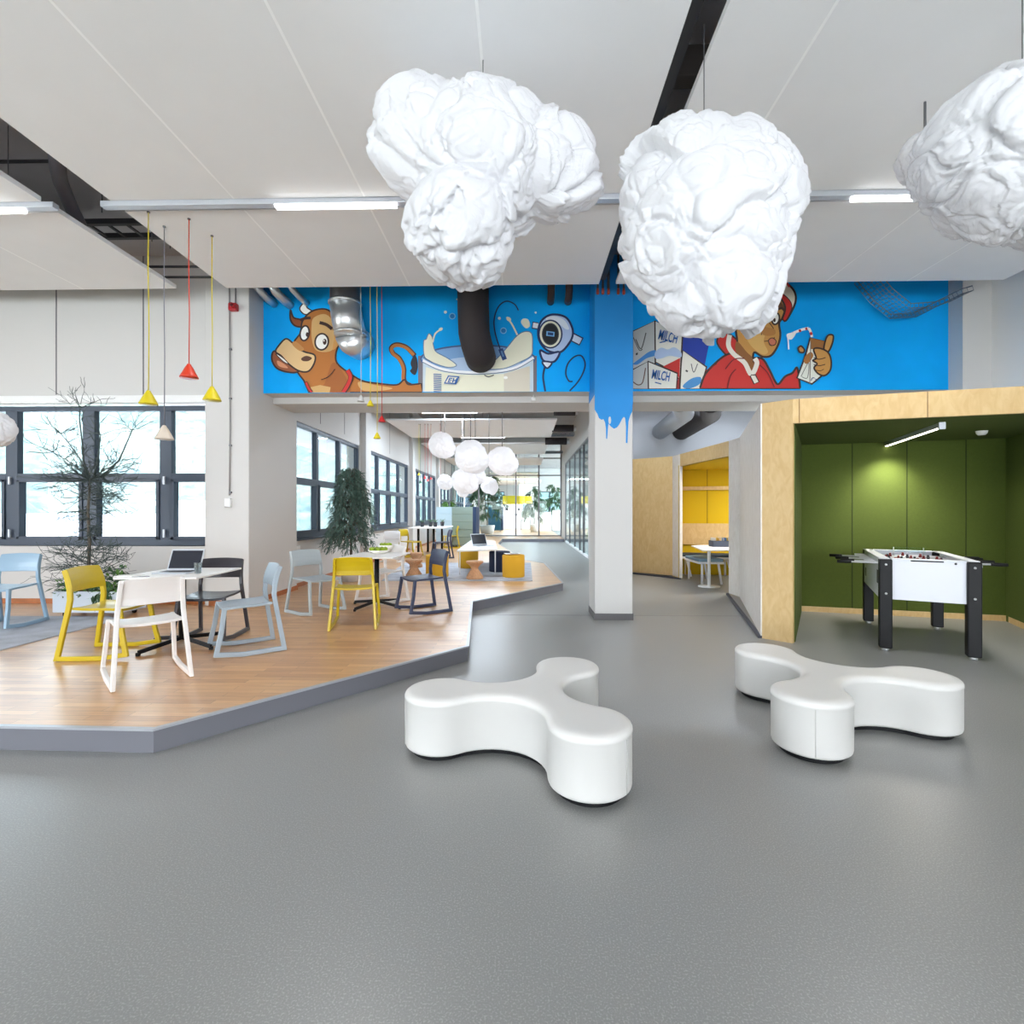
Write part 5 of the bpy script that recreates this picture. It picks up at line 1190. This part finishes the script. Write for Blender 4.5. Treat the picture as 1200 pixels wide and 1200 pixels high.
# ------------------------------------------------------------------ beyond the glass
ficus((atY(571, 600, 30).x, 30, PZ), 3.7, 1.5, 'tall leafy tree just behind the far glass wall', n_br=50, lm=LEAF1, leafL=.38, seed=5, pot_r=.45, poth=.5)
ficus((atY(626, 600, 33).x, 33, PZ), 3.2, .8, 'slim leafy plant right of the white cabinets behind the glass', n_br=34, lm=LEAF1, leafL=.34, seed=6, pot_r=.3, poth=.5)
ficus((atY(650, 600, 38).x, 38, PZ), 3.6, 1.0, 'dark plant by the rear window behind the glass wall', n_br=34, lm=LEAF1, leafL=.36, seed=8, pot_r=.3, poth=.5)
ficus((2.9, 19.8, 0), 2.3, .5, 'green plant inside the glazed side office', n_br=34, lm=LEAF3, leafL=.22, seed=9, pot_r=.25, poth=.4)
ficus((-3.2, 21.6, PZ), 1.9, .45, 'small plant beside the pale blue high-back sofa', n_br=24, lm=LEAF3, leafL=.25, seed=10, pot_r=.2, poth=.5)
for i, (x0, x1, y0, D) in enumerate(((588, 611, 585, 38), (632, 646, 600, 34), (648, 657, 598, 35))):
    a, e = atY(x0, 600, D).x, atY(x1, 600, D).x; zt_ = atY(600, y0, D).z; t = thing('white_cabinet', ['wide tall white cabinet behind the far glass wall', 'narrow white cabinet left of the rear window', 'narrow white cabinet at the right end of the far room'][i], 'cabinet', (a, D, PZ), 0, 'white cabinets behind the glass')
    b = MB(); b.box(0, e-a, .02, .5, 0, zt_-PZ, WHITE); b.build('body', t, .01); n_ = 2
    for k in range(n_): g = MB(); g.box((e-a)*k/n_+.01, (e-a)*(k+1)/n_-.01, -.002, .02, .06, zt_-PZ-.02, PLATE); dr = g.build('door', t, .004); h_ = MB(); h_.box((e-a)*(k+.9)/n_-.02, (e-a)*(k+.9)/n_, -.02, 0, 1, 1.2, GREYM); h_.build('handle', dr)
a = atY(602, 586, 28.1); t = thing('round_lampshade', 'wide yellow drum lampshade behind the far glass wall', 'pendant lamp', (a.x, 28.1, a.z)); b = MB(); b.lathe([(.55, -.22), (.6, -.2), (.6, .2), (.55, .22), (.001, .24)], (0,0,0), mat('shade_yellow', (236,206,40), .7, emit=.25), 30); b.build('shade', t); b = MB(); b.tube([(0,0,.2), (0,0,CEIL-a.z)], .01, GREYM, 6); b.build('cord', t)
a = atY(611, 586, 31); t = thing('round_lampshade', 'second yellow drum lampshade, right of the wide one behind the glass', 'pendant lamp', (a.x+.2, 31, a.z)); b = MB(); b.lathe([(.4, -.2), (.44, -.18), (.44, .2), (.4, .22), (.001, .24)], (0,0,0), mat('shade_yellow', (236,206,40)), 30); b.build('shade', t); b = MB(); b.tube([(0,0,.2), (0,0,CEIL-a.z)], .01, GREYM, 6); b.build('cord', t)
for i, (px, py) in enumerate(((594, 597), (604.5, 603), (608, 597))):
    a = atY(px, py, 27.3); t = thing('dark_pendant', 'tiny dark pendant lamp behind the far glass wall, '+['left', 'lowest', 'right'][i]+' of three', 'pendant lamp', (a.x, 27.3, a.z), 0, 'dark pendants behind the glass'); b = MB(); b.lathe([(.08, -.06), (.075, .02), (.03, .1), (.001, .12)], (0,0,0), CHAR, 16); b.build('shade', t); b = MB(); b.tube([(0,0,.1), (0,0,CEIL-a.z)], .008, CHAR, 5); b.build('cord', t)
for i, (x0, x1, y0, y1) in enumerate(((613, 619, 591, 597), (611, 620, 599, 607))):
    a = atY(x0, y0, 37.9); e = atY(x1, y1, 37.9); b = MB(); b.box(a.x, e.x, 38.5, 38.55, e.z, a.z, mat('poster_%d' % i, ((96,130,160), (130,130,110))[i], .6, var=.5, vscale=2)); b.box(a.x-.03, e.x+.03, 38.55, 38.6, e.z-.03, a.z+.03, WHITE); o = b.build('framed_picture'); tag(o, ['small bluish picture', 'wider greenish picture, lower'][i]+' on the back wall behind the far glass', 'picture', 'pictures behind the glass')
b = MB(); a, e = atY(608, 600, 38).x, atY(632, 600, 38).x; b.box(a, e, 38.6, 38.8, PZ, 3.9, WHITE); struct(b, 'wall_divider')
t = thing('side_shelf', 'white console with plants right of the pictures behind the far glass', 'shelf', (0,0,0)); a, e = atY(610, 600, 36).x, atY(622, 600, 36).x
b = MB(); b.box(a, e, 36, 36.5, .95, 1.0, WHITE); b.build('board', t)
for x in (a+.05, e-.05): b = MB(); b.box(x-.03, x+.03, 36.1, 36.4, PZ, .95, GREYM); b.build('leg', t)

# ------------------------------------------------------------------ outside
HILL = mat('hillside_green', (150,168,150), .95); nt = HILL.node_tree; p = nt.nodes['Principled BSDF']; tc = nt.nodes.new('ShaderNodeTexCoord')
n = nt.nodes.new('ShaderNodeTexNoise'); n.inputs['Scale'].default_value = .3; n.inputs['Detail'].default_value = 9; n.inputs['Roughness'].default_value = .72
r = nt.nodes.new('ShaderNodeValToRGB'); r.color_ramp.elements[0].position = .36; r.color_ramp.elements[0].color = (.035,.065,.075,1); r.color_ramp.elements[1].position = .66; r.color_ramp.elements[1].color = (.17,.19,.16,1)
e = r.color_ramp.elements.new(.5); e.color = (.08,.11,.10,1)
nt.links.new(tc.outputs['Object'], n.inputs['Vector']); nt.links.new(n.outputs['Fac'], r.inputs[0]); nt.links.new(r.outputs[0], p.inputs['Base Color'])
b = MB(); NA, NR = 90, 26; vs = []
for i in range(NA):
    a = math.radians(75+130*i/(NA-1))
    for j in range(NR):
        rr = 70+j*7; h_ = -9+max(0, j-1)*3.6*(1-.55*max(0, (a-math.radians(105)))/1.5)*(1+.18*math.sin(a*5)) + (noise.noise(Vector((a*14, j*.5, 0)))*3.4+noise.noise(Vector((a*50, j*1.4, 3)))*2.2 if j > 1 else 0)
        vs.append((math.cos(a)*rr, math.sin(a)*rr, h_))
fs = [(i*NR+j, i*NR+j+1, (i+1)*NR+j+1, (i+1)*NR+j) for i in range(NA-1) for j in range(NR-1)]
b.add(vs, fs, HILL, True); struct(b, 'hillside')
b = MB(); b.box(-200, 60, 46, 200, -10, -9, mat('field_pale', (206,208,190), .9, var=.1, vscale=.2)); b.box(-200, -14, -60, 200, -10.2, -9.2, mat('field_pale', (206,208,190))); struct(b, 'ground_outside')
def bldg(x, y, w_, d_, z0, z1, label, rz=0):
    t = thing('outside_building', label, 'building', (x, y, z0), rz, 'pale buildings outside'); W2 = mat('render_white', (232,234,238), .8); b = MB(); b.box(-w_/2, w_/2, -d_/2, d_/2, 0, z1-z0, W2); b.box(-w_/2-.3, w_/2+.3, -d_/2-.3, d_/2+.3, z1-z0, z1-z0+.35, mat('roof_pale', (196,204,214), .7)); b.build('walls', t)
    n_ = int(w_/3.2)
    for k in range(n_): g = MB(); xx_ = -w_/2+(k+.5)*w_/n_; g.box(xx_-.7, xx_+.7, -d_/2-.04, -d_/2, (z1-z0)*.5, (z1-z0)*.5+1.5, mat('far_glass', (150,170,190), .2)); g.build('window', t)
bldg(-46, 50, 16, 8, -9, .9, 'white building seen low in the left window panes')
bldg(-33, 58, 9, 8, -9, -.6, 'lower pale building in the middle of the left window')
bldg(-27.5, 46, 7, 6, -9, 2.0, 'bright white building filling the lower right window pane')
bldg(-70, 58, 14, 8, -9, .2, 'pale building farther off beyond the left window')
bldg(-50, 72, 60, 6, -9, -2.6, 'long low hall at the foot of the hill')
b = MB(); b.box(-60, -13, 38, 70, -9, -1.9, mat('roof_light', (214,220,228), .8)); b.box(-60, -13, 10, 38, -9, -2.6, mat('roof_light', (214,220,228))); struct(b, 'roof_outside')
